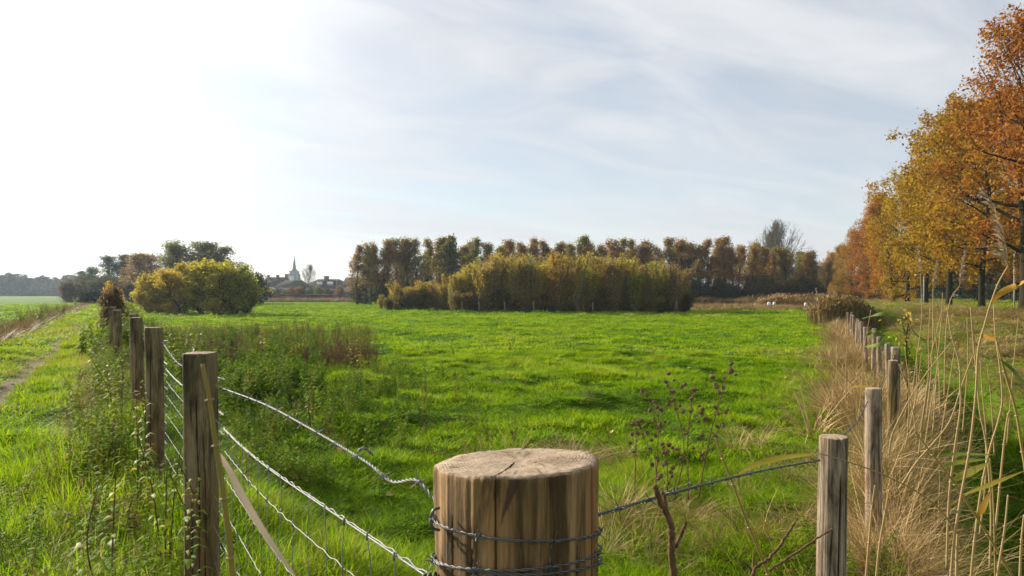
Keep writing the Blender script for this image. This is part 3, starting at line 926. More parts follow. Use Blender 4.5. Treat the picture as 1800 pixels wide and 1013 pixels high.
RP = [(1.150, 2.5, .047, .722, 'grey round fence post nearest on the right, wire stapled below its cracked top'),
      (2.117, 4.0, .045, .69, 'pale round fence post second along the right fence, rising from dead grass'),
      (3.31, 6.0, .04, .655, 'dark narrow fence post third along the right fence'),
      (4.17, 7.4, .045, .66, 'pale fence post fourth along the right fence, behind the dark narrow one')]
yy = 9.2; k = 4
while yy < 26:
    RP.append((float(xR(yy)), yy, .034, .60 + rnd.uniform(-.06, .04), '%s small post of the far right fence, deep in pale grass' % ['fifth', 'sixth', 'seventh', 'eighth', 'ninth', 'tenth', 'eleventh', 'twelfth', 'thirteenth', 'fourteenth', 'fifteenth', 'sixteenth', 'seventeenth', 'eighteenth', 'nineteenth', 'twentieth'][k - 4]))
    yy += 1.55; k += 1
for k, (px_, py_, r_, zt, lab) in enumerate(RP):
    hi = k < 4
    me = post_mesh('post', r_, -.75, zt, WOOD_GREY if k != 2 else WOOD_OLD, 16 + k, 110 if k == 0 else 48, 80 if k == 0 else 36, .12 if k == 0 else 0, (0.03, 0), .0,
                   [(4.75 + .13 * k, .07, .16, .45, .93, .4), (4.2, .05, .08, -1, .8, .5), (5.4, .05, .08, .2, 2, .3)] if hi else [], 1 if hi else 0, ((.02, 0), (.0, 0), (.03, 0), (-.01, 0))[k] if hi else (rnd.uniform(-.04, .04), 0), .02)
    tag(mk_obj('fence_post', me, loc=(px_, py_, 0)), lab, 'fence post', 'right fence posts')

# ------------------------------------------------------------------ wire
SPOT = np.array


def barb_mesh():
    A = Acc()
    for s in (-1, 1):
        pts = [(0.0045 * math.cos(t) * 0.8, .0006 * t * s, .0045 * math.sin(t) * .8) for t in np.linspace(0, 9.4, 16)]
        A.tube(np.array(pts), .0012, 5)
    for (dx, dy, dz) in ((.8, .2, .6), (-.7, -.3, .7), (.5, .3, -.9), (-.6, .2, -.8)):
        d = np.array([dx, dy, dz]); d /= np.linalg.norm(d)
        A.tube(np.array([d * .002, d * .014, d * .021]), [.0012, .001, .0003], 5)
    return A.mesh('barb', [WIRE], True)


BARB = barb_mesh()
BARB_D = BARB.copy(); BARB_D.materials[0] = WIRE_DARK


def twisted(A, P, r=.0014, off=.0016, pitch=.028, sides=5):
    P = np.asarray(P, float)
    seg = np.linalg.norm(np.diff(P, axis=0), axis=1); s = np.concatenate([[0], np.cumsum(seg)])
    n = max(8, int(s[-1] / (pitch / 7)))
    S = np.linspace(0, s[-1], n); Q = np.stack([np.interp(S, s, P[:, i]) for i in range(3)], -1)
    tg = np.gradient(Q, axis=0); tg /= np.linalg.norm(tg, axis=1, keepdims=True)
    b = np.cross(tg, [0, 0, 1.0]); b /= np.linalg.norm(b, axis=1, keepdims=True) + 1e-9; c = np.cross(tg, b)
    for ph in (0, math.pi):
        a = S / pitch * 2 * math.pi + ph
        A.tube(Q + (b * np.cos(a)[:, None] + c * np.sin(a)[:, None]) * off, r, sides)


def barbed(name, label, P, mat, bm, spacing=.11, first=.05, grp=None, ndense=60, scale=1.0):
    P = spline(P, ndense)
    A = Acc(); twisted(A, P, .0011 * scale, .0013 * scale, .026)
    root = tag(mk_obj(name, A.mesh('strand', [mat], True)), label, 'barbed wire', grp)
    seg = np.linalg.norm(np.diff(P, axis=0), axis=1); s = np.concatenate([[0], np.cumsum(seg)])
    t = first
    while t < s[-1] - .02:
        p = [float(np.interp(t, s, P[:, i])) for i in range(3)]
        q = [float(np.interp(min(t + .01, s[-1]), s, P[:, i])) for i in range(3)]
        b = mk_obj('barb', bm, root, p); b.scale = (.75 if scale >= 1 else .6,) * 3
        b.rotation_mode = 'QUATERNION'
        from mathutils import Quaternion
        b.rotation_quaternion = (Vector(q) - Vector(p)).to_track_quat('Y', 'Z') @ Quaternion((0, 1, 0), rnd.uniform(0, 6))
        t += spacing
    return root


m_l = np.array([MAIN[0] - .1, MAIN[1] + .005, .985])
p2 = np.array([-1.075, 2.47, .915]); p3 = np.array([-2.19, 4.27, .945]); p4 = np.array([-3.38, 6.27, .96])
G = 'barbed wire strands'
barbed('barbed_wire', 'bright upper barbed strand from the corner post to the second post', [m_l + [.006, -.01, 0], m_l + [-.03, .04, .02], (-.17, .96, .985), (-.23, 1.06, .99), (-.41, 1.364, .983), (-.65, 1.77, .965), p2], WIRE, BARB, .12, .06, G)
barbed('barbed_wire', 'upper barbed strand between the second and third left posts', [p2 + [-.0, .09, .01], (-1.6, 3.3, .90), p3], WIRE, BARB, .12, .06, G)
barbed('barbed_wire', 'short glinting barbed strand behind the third left post', [p3 + [0, .08, 0], (-2.75, 5.2, .90), p4], WIRE, BARB, .15, .06, G)
# broken loose end standing up from the strand
lp = np.array([W(628, 795, 1.08), W(640, 788, 1.08), W(655, 800, 1.09)])
A = Acc(); twisted(A, spline(lp, 20), .0013, .0014, .02)
tag(mk_obj('wire_offcut', A.mesh('wire_offcut', [WIRE], True)), 'curled loose wire end hooked on the upper barbed strand', 'wire')
# wraps round the corner post
for (zl, zf, zr, lab, mt, bm) in ((.976, .981, .958, 'barbed wire wound round the corner post, upper turn', WIRE_DARK, BARB_D),
                                  (.921, .949, .936, 'barbed wire wound round the corner post, middle turn', WIRE_DARK, BARB_D),
                                  (.926, .944, .922, 'barbed wire wound round the corner post, lowest turn', WIRE_DARK, BARB_D)):
    ths = np.linspace(R(160), R(385), 24); pts = []
    for t in ths:
        a = (math.degrees(t) - 180) / 90
        z = zl + (zf - zl) * a + (zr - 2 * zf + zl) / 2 * a * (a - 1)
        pts.append((MAIN[0] + .104 * math.cos(t), MAIN[1] + .104 * math.sin(t), z))
    barbed('barbed_wire', lab, pts, mt, bm, .085, .07, G, scale=.8)
# big staple
A = Acc(); A.tube(spline([W(772, 893, .8), W(762, 897, .79), W(757, 912, .79), W(760, 928, .79), W(772, 932, .8)], 14), .0018, 6)
tag(mk_obj('staple', A.mesh('staple', [WIRE_DARK], True)), 'large bent staple holding barbed wire to the corner post', 'staple')
# strand to the right posts
m_r = np.array([MAIN[0] + .1, MAIN[1], .975])
r1 = np.array([1.115, 2.47, .645]); r2 = np.array([2.07, 3.97, .62]); r3 = np.array([3.27, 5.98, .58]); r4 = np.array([4.13, 7.38, .58])
barbed('barbed_wire', 'dark barbed strand from the corner post to the nearest right post', [m_r, (.29, 1.152, .917), (.63, 1.724, .80), r1], WIRE_DARK, BARB_D, .12, .07, G, scale=1.2)
barbed('barbed_wire', 'barbed strand between the first and second right posts', [r1 + [.02, .1, 0], (1.6, 3.2, .625), r2], WIRE_DARK, BARB_D, .12, .07, G)
barbed('barbed_wire', 'barbed strand between the second and third right posts', [r2 + [.02, .1, 0], (2.7, 5.0, .57), r3], WIRE_DARK, BARB_D, .15, .07, G)

# stock netting along the left fence
net_z2 = [.79, .715, .63, .52, .41, .28, .14]
net_zm = [.90, .82, .70, .58, .465, .33, .18]


def netting(label, A0, A1, z0, z1, step, strands=True):
    root = empty('sheep_netting', (0, 0, 0)); tag(root, label, 'netting', 'netting spans of the left fence')
    A0 = np.array(A0); A1 = np.array(A1); L_ = np.linalg.norm(A1 - A0)
    nn = int(L_ / step)
    def pt(f, k):
        z = z0[k] * (1 - f) + z1[k] * f - .02 * math.sin(math.pi * f)
        xy = A0 * (1 - f) + A1 * f
        xy = xy + np.array([math.sin(f * 7 + k), 0]) * .004
        return np.array([xy[0], xy[1], z])
    for k in range(len(z0)):
        P = np.array([pt(f, k) for f in np.linspace(0, 1, nn * 10 + 1)])
        ph = np.arange(len(P)) / 10 * 2 * math.pi
        if k == 0:
            A = Acc(); A.tube(P, .0014, 6)
            mk_obj('top_wire', A.mesh('top_wire', [WIRE], True), root)
            P2 = P + np.array([0, 0, .004]); P2[:, 2] += .0024 * np.sin(ph * 2.0) * (0.6 + .6 * np.sin(ph * .37))
            A = Acc(); A.tube(P2, .0011, 5); mk_obj('line_wire', A.mesh('line_wire', [WIRE], True), root)
        else:
            P[:, 2] += .0024 * np.sin(ph * 1.5 + k) * (0.6 + .5 * np.sin(ph * .31 + k)); A = Acc(); A.tube(P, .0011, 5)
            mk_obj('line_wire', A.mesh('line_wire', [WIRE], True), root)
    for i in range(1, nn):
        f = i / nn
        pts = []
        for k in range(len(z0)):
            p = pt(f, k); pts.append(p + np.array([rnd.uniform(-.004, .004), rnd.uniform(-.004, .004), 0]))
        pts = np.array(pts); S = spline(pts, 30); S[:, 1] += .004 * np.sin(np.linspace(0, 9, 30) + i)
        A = Acc(); A.tube(S, .0008, 4)
        # knots
        for p in pts: A.tube(np.array([p + [0, 0, .006], p - [0, 0, .006]]), .0019, 5)
        mk_obj('stay_wire', A.mesh('stay_wire', [WIRE], True), root)
    return root


netting('silver stock netting stretched between the corner post and the second post', (-.1, .835), (-1.07, 2.46), net_zm, net_z2, .115)
netting('stock netting between the second and third left posts', (-1.08, 2.56), (-2.19, 4.27), net_z2, [z + .01 for z in net_z2], .13)
netting('stock netting between the third left post and the post with the hole', (-2.2, 4.36), (-3.38, 6.27), net_z2, net_z2, .15)
# tying coil at the corner post
A = Acc()
for k in range(3):
    t = np.linspace(0, 6.6, 18); c = np.array([-.108 + .006 * k, .815 + .003 * k, .903])
    A.tube(np.stack([c[0] + .004 * np.cos(t * .5), c[1] + .010 * np.cos(t), c[2] + .010 * np.sin(t)], -1), .0016, 5)
A.tube(spline([(-.10, .81, .897), (-.06, .765, .892), (0, .738, .886), (.07, .77, .889)], 20), .0017, 5)
tag(mk_obj('tie_wire', A.mesh('tie_wire', [WIRE_DARK], True)), 'coiled tie wire fastening the netting to the corner post', 'wire')

# ------------------------------------------------------------------ trees


def jit(g, s): return g.normal(0, s, 3)


def leaf_cloud(C_, n_per, spread, size, g, flat=.5, shape='kite'):
    """leaf quads scattered about centres"""
    C_ = np.asarray(C_); m = len(C_) * n_per
    c = np.repeat(C_, n_per, 0) + g.normal(0, 1, (m, 3)) * spread
    n_ = g.normal(0, 1, (m, 3)); n_[:, 2] += flat; n_ /= np.linalg.norm(n_, axis=1, keepdims=True)
    a = np.cross(n_, g.normal(0, 1, (m, 3))); a /= np.linalg.norm(a, axis=1, keepdims=True) + 1e-9
    b = np.cross(n_, a)
    s = size * g.uniform(.6, 1.35, m)[:, None]
    V = np.stack([c - a * s * .55, c - b * s * .34 + a * s * .02 + n_ * s * .1, c + a * s * .55, c + b * s * .34 + a * s * .02 + n_ * s * .1], 1)
    q = np.arange(m)[:, None] * 4 + np.array([[0, 1, 2, 3]])
    clump = np.repeat(g.uniform(0, 1, len(C_)), n_per)
    t = np.clip(clump * .55 + g.uniform(0, 1, m) * .45, 0, 1)
    return V.reshape(-1, 3), q, np.repeat(t, 4)


def branch(g, p, d, L_, n, wander, up):
    pts = [p]; d = d / np.linalg.norm(d)
    for k in range(n):
        d = d + g.normal(0, wander, 3) + np.array([0, 0, up]); d /= np.linalg.norm(d)
        pts.append(pts[-1] + d * L_ / n)
    return np.array(pts)


def tree_mesh(seed, h=13, r=.3, clear=.28, crown_r=4.5, n1=26, n2=7, n3=5, lpt=12, leaf=.16, spread=.25, a_low=75, a_top=25, up=.06, prof=None,
              bark=BARK, leafmat=LEAF, wander=.12, lean=.03, twig_r=.012, sides=7, stems=1, bare_top=0.0):
    g = np.random.default_rng(seed); A = Acc(); tips = []
    prof = prof or (lambda t: math.sin(math.pi * min(1, (t * .86 + .12))) ** .6)
    for st in range(stems):
        if stems > 1:
            a = g.uniform(0, 6.28); ln = g.uniform(.05, .55) * lean
            b0 = np.array([math.cos(a), math.sin(a), 0]) * g.uniform(0, .25) ; d0 = np.array([math.cos(a) * ln, math.sin(a) * ln, 1]); hh = h * g.uniform(.6, 1.0)
        else:
            b0 = np.zeros(3); d0 = np.array([g.normal(0, lean), g.normal(0, lean), 1]); hh = h
        b0 = b0 - np.array([0, 0, .15])
        tr = branch(g, b0, d0, hh * .97, 14, .035 if stems == 1 else .06, .02)
        rad = r * (1 - np.linspace(0, 1, 15)) ** .8 + twig_r
        rad[0] *= 1.35
        A.tube(tr, rad, sides, cap=False)
        for k in range(n1):
            t = clear + (1 - clear) * ((k + g.uniform(0, 1)) / n1) ** .9
            t = min(t, .985)
            i = min(int(t * 14), 13); p = tr[i] + (tr[i + 1] - tr[i]) * (t * 14 - i)
            tt = (t - clear) / (1 - clear)
            L1 = crown_r * prof(tt) * g.uniform(.75, 1.12)
            if L1 < .1: continue
            a = k * 2.4 + g.normal(0, .4); el = R(90 - (a_low + (a_top - a_low) * tt) + g.normal(0, 8))
            d = np.array([math.cos(a) * math.cos(el), math.sin(a) * math.cos(el), math.sin(el)])
            b1 = branch(g, p, d, L1, 6, wander, up)
            r1 = max(twig_r * 1.3, rad[i] * .42)
            A.tube(b1, np.linspace(r1, twig_r, 7), 4, cap=False)
            for m in range(n2):
                s = .22 + .78 * (m + g.uniform(0, 1)) / n2; s = min(s, .99)
                i2 = min(int(s * 6), 5); p2_ = b1[i2] + (b1[i2 + 1] - b1[i2]) * (s * 6 - i2)
                dd = (b1[i2 + 1] - b1[i2]); dd /= np.linalg.norm(dd)
                d2 = dd * .6 + g.normal(0, .6, 3) + np.array([0, 0, up * 2])
                L2 = L1 * .42 * (1.15 - .6 * s) * g.uniform(.7, 1.2)
                b2 = branch(g, p2_, d2, L2, 3, wander * 1.3, up)
                A.tube(b2, np.linspace(twig_r * 1.1, twig_r * .6, 4), 3, cap=False)
                for q_ in range(n3):
                    s3 = .3 + .7 * (q_ + g.uniform(0, 1)) / n3; i3 = min(int(s3 * 3), 2)
                    p3_ = b2[i3] + (b2[i3 + 1] - b2[i3]) * min(1, s3 * 3 - i3)
                    d3 = (b2[i3 + 1] - b2[i3]); d3 = d3 / np.linalg.norm(d3) * .7 + g.normal(0, .55, 3) + np.array([0, 0, up * 2])
                    b3 = branch(g, p3_, d3, max(L2 * .5, .12), 2, .1, up)
                    if twig_r > 0 and (lpt < 6 or q_ % 2 == 0): A.tube(b3, np.linspace(twig_r * .6, twig_r * .35, 3), 3, cap=False)
                    if lpt and not (bare_top and t > 1 - bare_top and g.uniform() < .8): tips.append(b3[-1]); tips.append(b3[1])
    wood = A.mesh('trunk', [bark])
    crown = None
    if lpt and tips:
        T = np.array(tips); keep = g.uniform(0, 1, len(T)) < .92
        # holes: drop clumps inside random pockets
        for _ in range(int(6)):
            c = T[g.integers(len(T))]; keep &= ~((np.linalg.norm(T - c, axis=1) < crown_r * .14) & (g.uniform(0, 1, len(T)) < .8))
        T = T[keep]
        V, q, t = leaf_cloud(T, max(1, lpt // 2), spread, leaf, g)
        crown = mk_mesh('crown', V, q, [leafmat], {'tint': t})
    return wood, crown


def put_tree(name, meshes, x, y, s, rz, color, label, cat, group, sz=None, z=None):
    wood, crown = meshes
    o = empty(name, (x, y, float(H(x, y)) if z is None else z), rz)
    tag(o, label, cat, group)
    o.scale = (s, s, sz if sz else s)
    mk_obj('trunk', wood, o)
    if crown is not None:
        c = mk_obj('crown', crown, o); c.color = (*color, 1)
    return o


GOLD = (0.36, 0.205, 0.009); AMBER = (0.37, 0.175, 0.012); RUST = (0.33, 0.125, 0.018); ORANGE = (0.34, 0.15, 0.015); OLIVE = (0.22, 0.19, 0.025)
GREENY = (0.10, 0.13, 0.025); DKGREEN = (0.030, 0.055, 0.018); BROWN = (0.20, 0.095, 0.035); YEL = (0.46, 0.34, 0.03); YGREEN = (0.26, 0.28, 0.03)
ORD = 'first second third fourth fifth sixth seventh eighth ninth tenth eleventh twelfth thirteenth fourteenth fifteenth sixteenth seventeenth eighteenth nineteenth twentieth'.split()
ORD += ['twenty-' + o for o in ORD[:9]] + ['thirtieth'] + ['thirty-' + o for o in ORD[:9]] + ['fortieth'] + ['forty-' + o for o in ORD[:9]] + ['fiftieth'] + ['fifty-' + o for o in ORD[:9]]

oaks = [tree_mesh(200 + s, 12.5, .19, .22, 4.9, 34, 8, 6, 18, .17, .19, 85, 20, .03, leafmat=OAKLEAF) for s in range(4)]
oaks_low = [tree_mesh(220 + s, 12.5, .30, .08, 5.2, 34, 8, 6, 16, .19, .24, 98, 20, .03, leafmat=OAKLEAF) for s in range(2)]
oak_thin = tree_mesh(210, 13.5, .30, .22, 4.6, 30, 8, 6, 12, .15, .2, 75, 20, .05, leafmat=OAKLEAF)
k = 0
oakrow = [(26.0, 1.12, RUST, 4), (32.5, 1.0, RUST, 4), (40.0, .93, AMBER, 0), (48.0, 1.0, GOLD, 1), (56, 1.0, GOLD, 2), (64, 1.05, GOLD, 3), (73, 1.08, AMBER, 1), (83, 1.06, ORANGE, 0), (94, 1.08, ORANGE, 2), (106, 1.06, AMBER, 3),
          (119, 1.05, GOLD, 1), (133, 1.03, GOLD, 0), (148, 1.0, AMBER, 2), (166, 1.0, ORANGE, 1), (188, 1.0, AMBER, 0)]
cw = {RUST: 'rust red', AMBER: 'amber brown', GOLD: 'golden yellow', ORANGE: 'orange brown'}
for k, (y, s, col, pi) in enumerate(oakrow):
    x = 11.5 + .4 * y
    m = oak_thin if pi == 4 else (oaks[pi] if y < 60 else oaks_low[k % 2])
    put_tree('oak_tree', m, x, y, s if y < 60 else s * .60, rnd.uniform(0, 6), tuple(c * rnd.uniform(.9, 1.1) for c in col), '%s oak counted from the nearest in the field-side row along the road, %s crown' % (ORD[k], cw[col]), 'oak tree', 'oaks along the road', sz=None if y < 60 else s * float(np.interp(y, [60, 75, 90, 130], [.88, .80, .76, .74])))
for k, y in enumerate((44, 54, 65, 77, 90, 104, 120, 136)):
    x = 21.8 + .4 * y; col = (GOLD, AMBER, ORANGE)[k % 3]
    put_tree('oak_tree', oaks[(k + 2) % 4], x, y, .8, rnd.uniform(0, 6), col, '%s oak counted from the nearest in the row across the road, %s crown' % (ORD[k], cw[col]), 'oak tree', 'oaks across the road')

# dark evergreen belt behind the road
ever = [tree_mesh(230 + s, 7.4, .16, .02, 4.2, 30, 7, 5, 12, .28, .4, 80, 25, .02) for s in range(2)]
for k in range(16):
    y = 62 + 9 * k; x = 26 + .40 * y + rnd.uniform(-1, 1)
    put_tree('evergreen_tree', ever[k % 2], x, y, rnd.uniform(.85, 1.15), rnd.uniform(0, 6), tuple(c * rnd.uniform(.8, 1.2) for c in (0.04, .055, .018)), 'dark green tree behind the road, %s from the right in the dense belt' % ORD[k], 'tree', 'dark trees behind the road')

# wood at the far side of the meadow
bush = [tree_mesh(260 + s, 2.6, .035, .02, 1.35, 9, 5, 3, 6, .17, .16, 70, 20, .06, stems=5, lean=.9, twig_r=.01, sides=4) for s in range(3)]
wd = [tree_mesh(240 + s, 8.6, .13, .22, 2.3 + .2 * (s % 3), 24, 6, 4, 9, .17, .19, 48, 10, .13, bark=BARK, lean=.06, wander=.2, prof=lambda t: .25 + .75 * (1 - t) ** .55) for s in range(5)]
wd_tall = [tree_mesh(250 + s, 9.0, .13, .16, 1.9, 26, 5, 4, 8, .24, .18, 45, 15, .12, bark=BARK) for s in range(2)]
cols = [tuple(1.3 * (.6 * q + .4 * m_) for q, m_ in zip(c_, (.19, .13, .033))) for c_ in [(0.22, .115, .035), (0.26, .15, .035), OLIVE, (0.18, .13, .035), (0.13,.15,.03), (0.27, .14, .04), (.05, .08, .022), (0.15, .14, .03)]]
cnames = ['russet brown', 'copper brown', 'olive gold', 'dull brown', 'green', 'reddish brown', 'dark bottle green', 'dark olive']
k = 0; px_ = 628.0
front = []
while px_ < 1450:
    front.append(px_); px_ += rnd.uniform(11, 18)
for k, p in enumerate(front):
    d = np.interp(p, [620, 850, 1400], [88, 95, 103]) + rnd.uniform(-2.5, 2.5)
    ci = rnd.choice([0, 1, 2, 3, 4, 5, 0, 2]) if not 770 < p < 815 else 6
    topy = np.interp(p, [620, 650, 720, 790, 850, 1000, 1150, 1300, 1340, 1400, 1450], [440, 434, 426, 432, 432, 431, 432, 433, 442, 446, 470])
    hh = CAMZ + (515 - topy) / 1200 * d + .3
    sz = hh / 8.3 * rnd.uniform(.92, 1.07)
    put_tree('wood_tree', wd[rnd.randrange(5)] if ci != 6 else wd_tall[k % 2], (p - 900) / 1200 * d, d, sz * rnd.uniform(1.0, 1.4), rnd.uniform(0, 6), cols[ci], '%s tree from the left along the front of the far wood, %s crown' % (ORD[k], cnames[ci]), 'tree', 'trees of the far wood', sz=sz)
k = 0
for p in np.arange(650, 1440, 17):
    d = 112 + rnd.uniform(-3, 6); p = p + rnd.uniform(-8, 8); ci = rnd.choice([0, 3, 4, 7, 7])
    sz = (CAMZ + 80 / 1200 * d) / 8.3 * rnd.uniform(.85, 1.0)
    if p < 800 and k % 3: k += 1; continue
    put_tree('wood_tree', wd[rnd.randrange(5)], (p - 900) / 1200 * d, d, sz, rnd.uniform(0, 6), cols[ci], '%s tree from the left in the second row of the far wood, %s crown' % (ORD[k], cnames[ci]), 'tree', 'back row of the far wood'); k += 1
for k, (p, d, ty, c_, lab) in enumerate(((1408, 118, 462, (.13, .10, .03), 'dull brown tree between the bare trees and the oak row'), (1424, 124, 470, (.05, .06, .02), 'dark tree closing the gap at the end of the oak row'),
                                     (1440, 170, 472, (.10, .09, .03), 'dim tree directly behind the far end of the oak row'), (1455, 180, 470, (.06, .07, .02), 'dark tree behind the farthest oaks, right of the dim one'))):
    s_ = ((515 - ty) / 1200 * d + 1.5) / 8.3
    put_tree('wood_tree', wd[k], (p - 900) / 1200 * d, d, s_ * 1.5, k * 1.3, c_, lab, 'tree', 'trees of the far wood', sz=s_)
    put_tree('wood_shrub', bush[k % 3] if 'bush' in globals() else wd[k], (p - 900) / 1200 * d, d - 3, 1.3, k, (.05, .06, .02), 'shrub under the ' + lab, 'shrub', 'shrubs under the far wood') if 'bush' in globals() else None
# undergrowth at the foot of the wood
k = 0
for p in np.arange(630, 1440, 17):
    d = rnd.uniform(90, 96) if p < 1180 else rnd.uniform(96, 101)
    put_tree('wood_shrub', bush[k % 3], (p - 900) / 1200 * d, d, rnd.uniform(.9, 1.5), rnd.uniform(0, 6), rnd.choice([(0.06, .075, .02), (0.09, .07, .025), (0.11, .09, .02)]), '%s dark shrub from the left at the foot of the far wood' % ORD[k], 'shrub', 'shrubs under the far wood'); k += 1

# bare trees
bare = [tree_mesh(270 + s, 14.0, .26, .25, 7.6, 40, 9, 7, 0, 0, 0, 52, 12, .13, bark=BARK_PALE, twig_r=.026, prof=lambda t: (1 - t) ** .5 * .9 + .12) for s in range(2)]
put_tree('bare_tree', bare[0], (1378 - 900) / 1200 * 128, 128, 1.0, 1.0, GOLD, 'tall leafless tree with a broad fan of pale branches above the wood', 'tree', None)
put_tree('bare_tree', bare[1], (1342 - 900) / 1200 * 130, 130, .88, 2.0, GOLD, 'shorter leafless tree left of the tall bare one', 'tree', None)
put_tree('bare_tree', bare[1], (538 - 900) / 1200 * 230, 230, .72, 2.0, GOLD, 'small bare tree between the church spire and the hipped roof', 'tree', None)
put_tree('bare_tree', bare[0], (456 - 900) / 1200 * 260, 260, .62, 2.0, GOLD, 'small pale tree top showing over the left house roof', 'tree', None)

# thicket of young trees in the meadow
sap = [tree_mesh(280 + s, 4.4, .035, .06, .8, 24, 5, 4, 3, .085, .15, 28, 6, .14, bark=BARK_PALE, twig_r=.012, sides=5, stems=5, lean=.22, prof=lambda t: (1 - t) ** .7 * .8 + .1) for s in range(4)]
sap_sparse = [tree_mesh(290 + s, 4.8, .035, .15, .7, 20, 5, 4, 2, .09, .10, 35, 12, .14, bark=BARK_PALE, twig_r=.009, sides=5, stems=2, lean=.3) for s in range(2)]
scols = [((.50, .39, .045), 'bright yellow'), ((0.43, .32, .05), 'old gold'), ((.38, .34, .04), 'yellow green'), ((0.40, .29, .09), 'tan'), ((0.31, .27, .04), 'olive green'), ((.50, .33, .04), 'golden')]
k = 0
for row in range(2):
    for p in np.arange(795, 1200, (8.5, 10)[row]):
        p = p + rnd.uniform(-5, 5)
        d = (54.5, 58)[row] + rnd.uniform(-.8, .8) + (1.5 if p < 850 else 0)
        topy = np.interp(p, [680, 700, 720, 800, 830, 870, 960, 1100, 1180, 1205], [500, 482, 472, 466, 452, 444, 440, 444, 452, 480]) + rnd.uniform(-14, 20)
        hh = (515 - topy) / 1200 * d + 1.6
        c, cn = scols[rnd.choice([0, 1, 2, 3, 3, 4, 5] if p < 900 or row < 1 else [1, 2, 3, 3, 4, 1])]
        m = rnd.choice(sap) if rnd.random() < .7 else rnd.choice(sap_sparse)
        s = hh / 4.5
        put_tree('young_tree', m, (p - 900) / 1200 * d, d, s * rnd.uniform(.75, 1.2), rnd.uniform(0, 6), tuple(q * rnd.uniform(.8, 1.1) for q in c),
                 '%s young tree from the left, %s row of the meadow thicket, %s leaves' % (ORD[int(np.clip(round((p - 795) / (8.5, 10)[row]), 0, 58))], ('front', 'back')[row], cn), 'young tree', 'young trees of the meadow thicket', sz=s)
for j, (p, d, ty, cc, lab) in enumerate(((668, 63, 515, 1, 'small dull shrub at the left end of the meadow thicket'), (690, 62, 503, 0, 'small yellow tree at the left end of the meadow thicket'),
                                         (703, 60, 487, 5, 'golden young tree left of the bigger thicket'), (722, 60, 500, 1, 'low tawny young tree right of the golden one'), (738, 60, 487, 5, 'golden tree with orange top in the low part of the thicket'),
                                         (752, 60, 485, 0, 'yellow tree in the middle of the low part of the thicket'), (768, 60, 488, 3, 'tan tree at the right of the low part of the thicket'), (782, 59, 490, 1, 'old gold tree joining the low and high thicket'))):
    s = ((515 - ty) / 1200 * d + 1.6) / 4.5
    put_tree('young_tree', sap[j % 4], (p - 900) / 1200 * d, d, s * 1.5, rnd.uniform(0, 6), scols[cc][0], lab, 'young tree', 'young trees of the meadow thicket', sz=s)
# brush at the thicket foot
k = 0
for p in list(np.arange(682, 800, 14)) + list(np.arange(803, 1205, 10)):
    d = (60 if p < 800 else 54.3) + rnd.uniform(-.8, 1.5)
    put_tree('thicket_shrub', bush[k % 3], (p - 900) / 1200 * d, d, rnd.uniform(.4, .75), rnd.uniform(0, 6), rnd.choice([(0.16, .13, .03), (0.20, .14, .045), (0.22, .20, .03), (.12, .10, .03)]), '%s low shrub from the left under the meadow thicket' % ORD[k], 'shrub', 'shrubs under the meadow thicket'); k += 1

# willow shrubs at left
wil = [tree_mesh(300 + s, 4.6, .05, .04, 2.0, 14, 6, 4, 6, .15, .13, 60, 15, .10, stems=9, lean=1.1, twig_r=.009, sides=4, bark=BARK) for s in range(3)]
for j, (p, d, ty, s, c, lab) in enumerate(((262, 52, 497, .9, (0.46, 0.36, 0.05), 'low tawny willow shrub at the left end of the big clump'), (290, 51, 482, 1, (0.44, .34, .045), 'tawny yellow willow in the left part of the big clump'),
                                           (322, 50, 474, 1.05, (0.46, 0.34, 0.04), 'orange tipped willow in the middle of the big clump'), (352, 50, 470, 1.1, (0.42, 0.36, 0.04), 'tall gold willow in the middle of the big clump'),
                                           (385, 49, 467, 1.1, (0.44, 0.38, 0.035), 'tall yellow green willow in the big clump'), (412, 49, 475, 1.05, (0.31, 0.32, 0.035), 'green willow right of the tallest in the big clump'),
                                           (432, 50, 497, .8, (0.22, .24, .03), 'low dark willow shrub at the right end of the big clump'))):
    hh = (515 - ty) / 1200 * d + 1.6; sz = hh / 4.4
    put_tree('willow_shrub', wil[j % 3], (p - 900) / 1200 * d, d, sz * s * 1.25, rnd.uniform(0, 6), c, lab, 'shrub', 'willow shrubs left of the meadow', sz=sz)
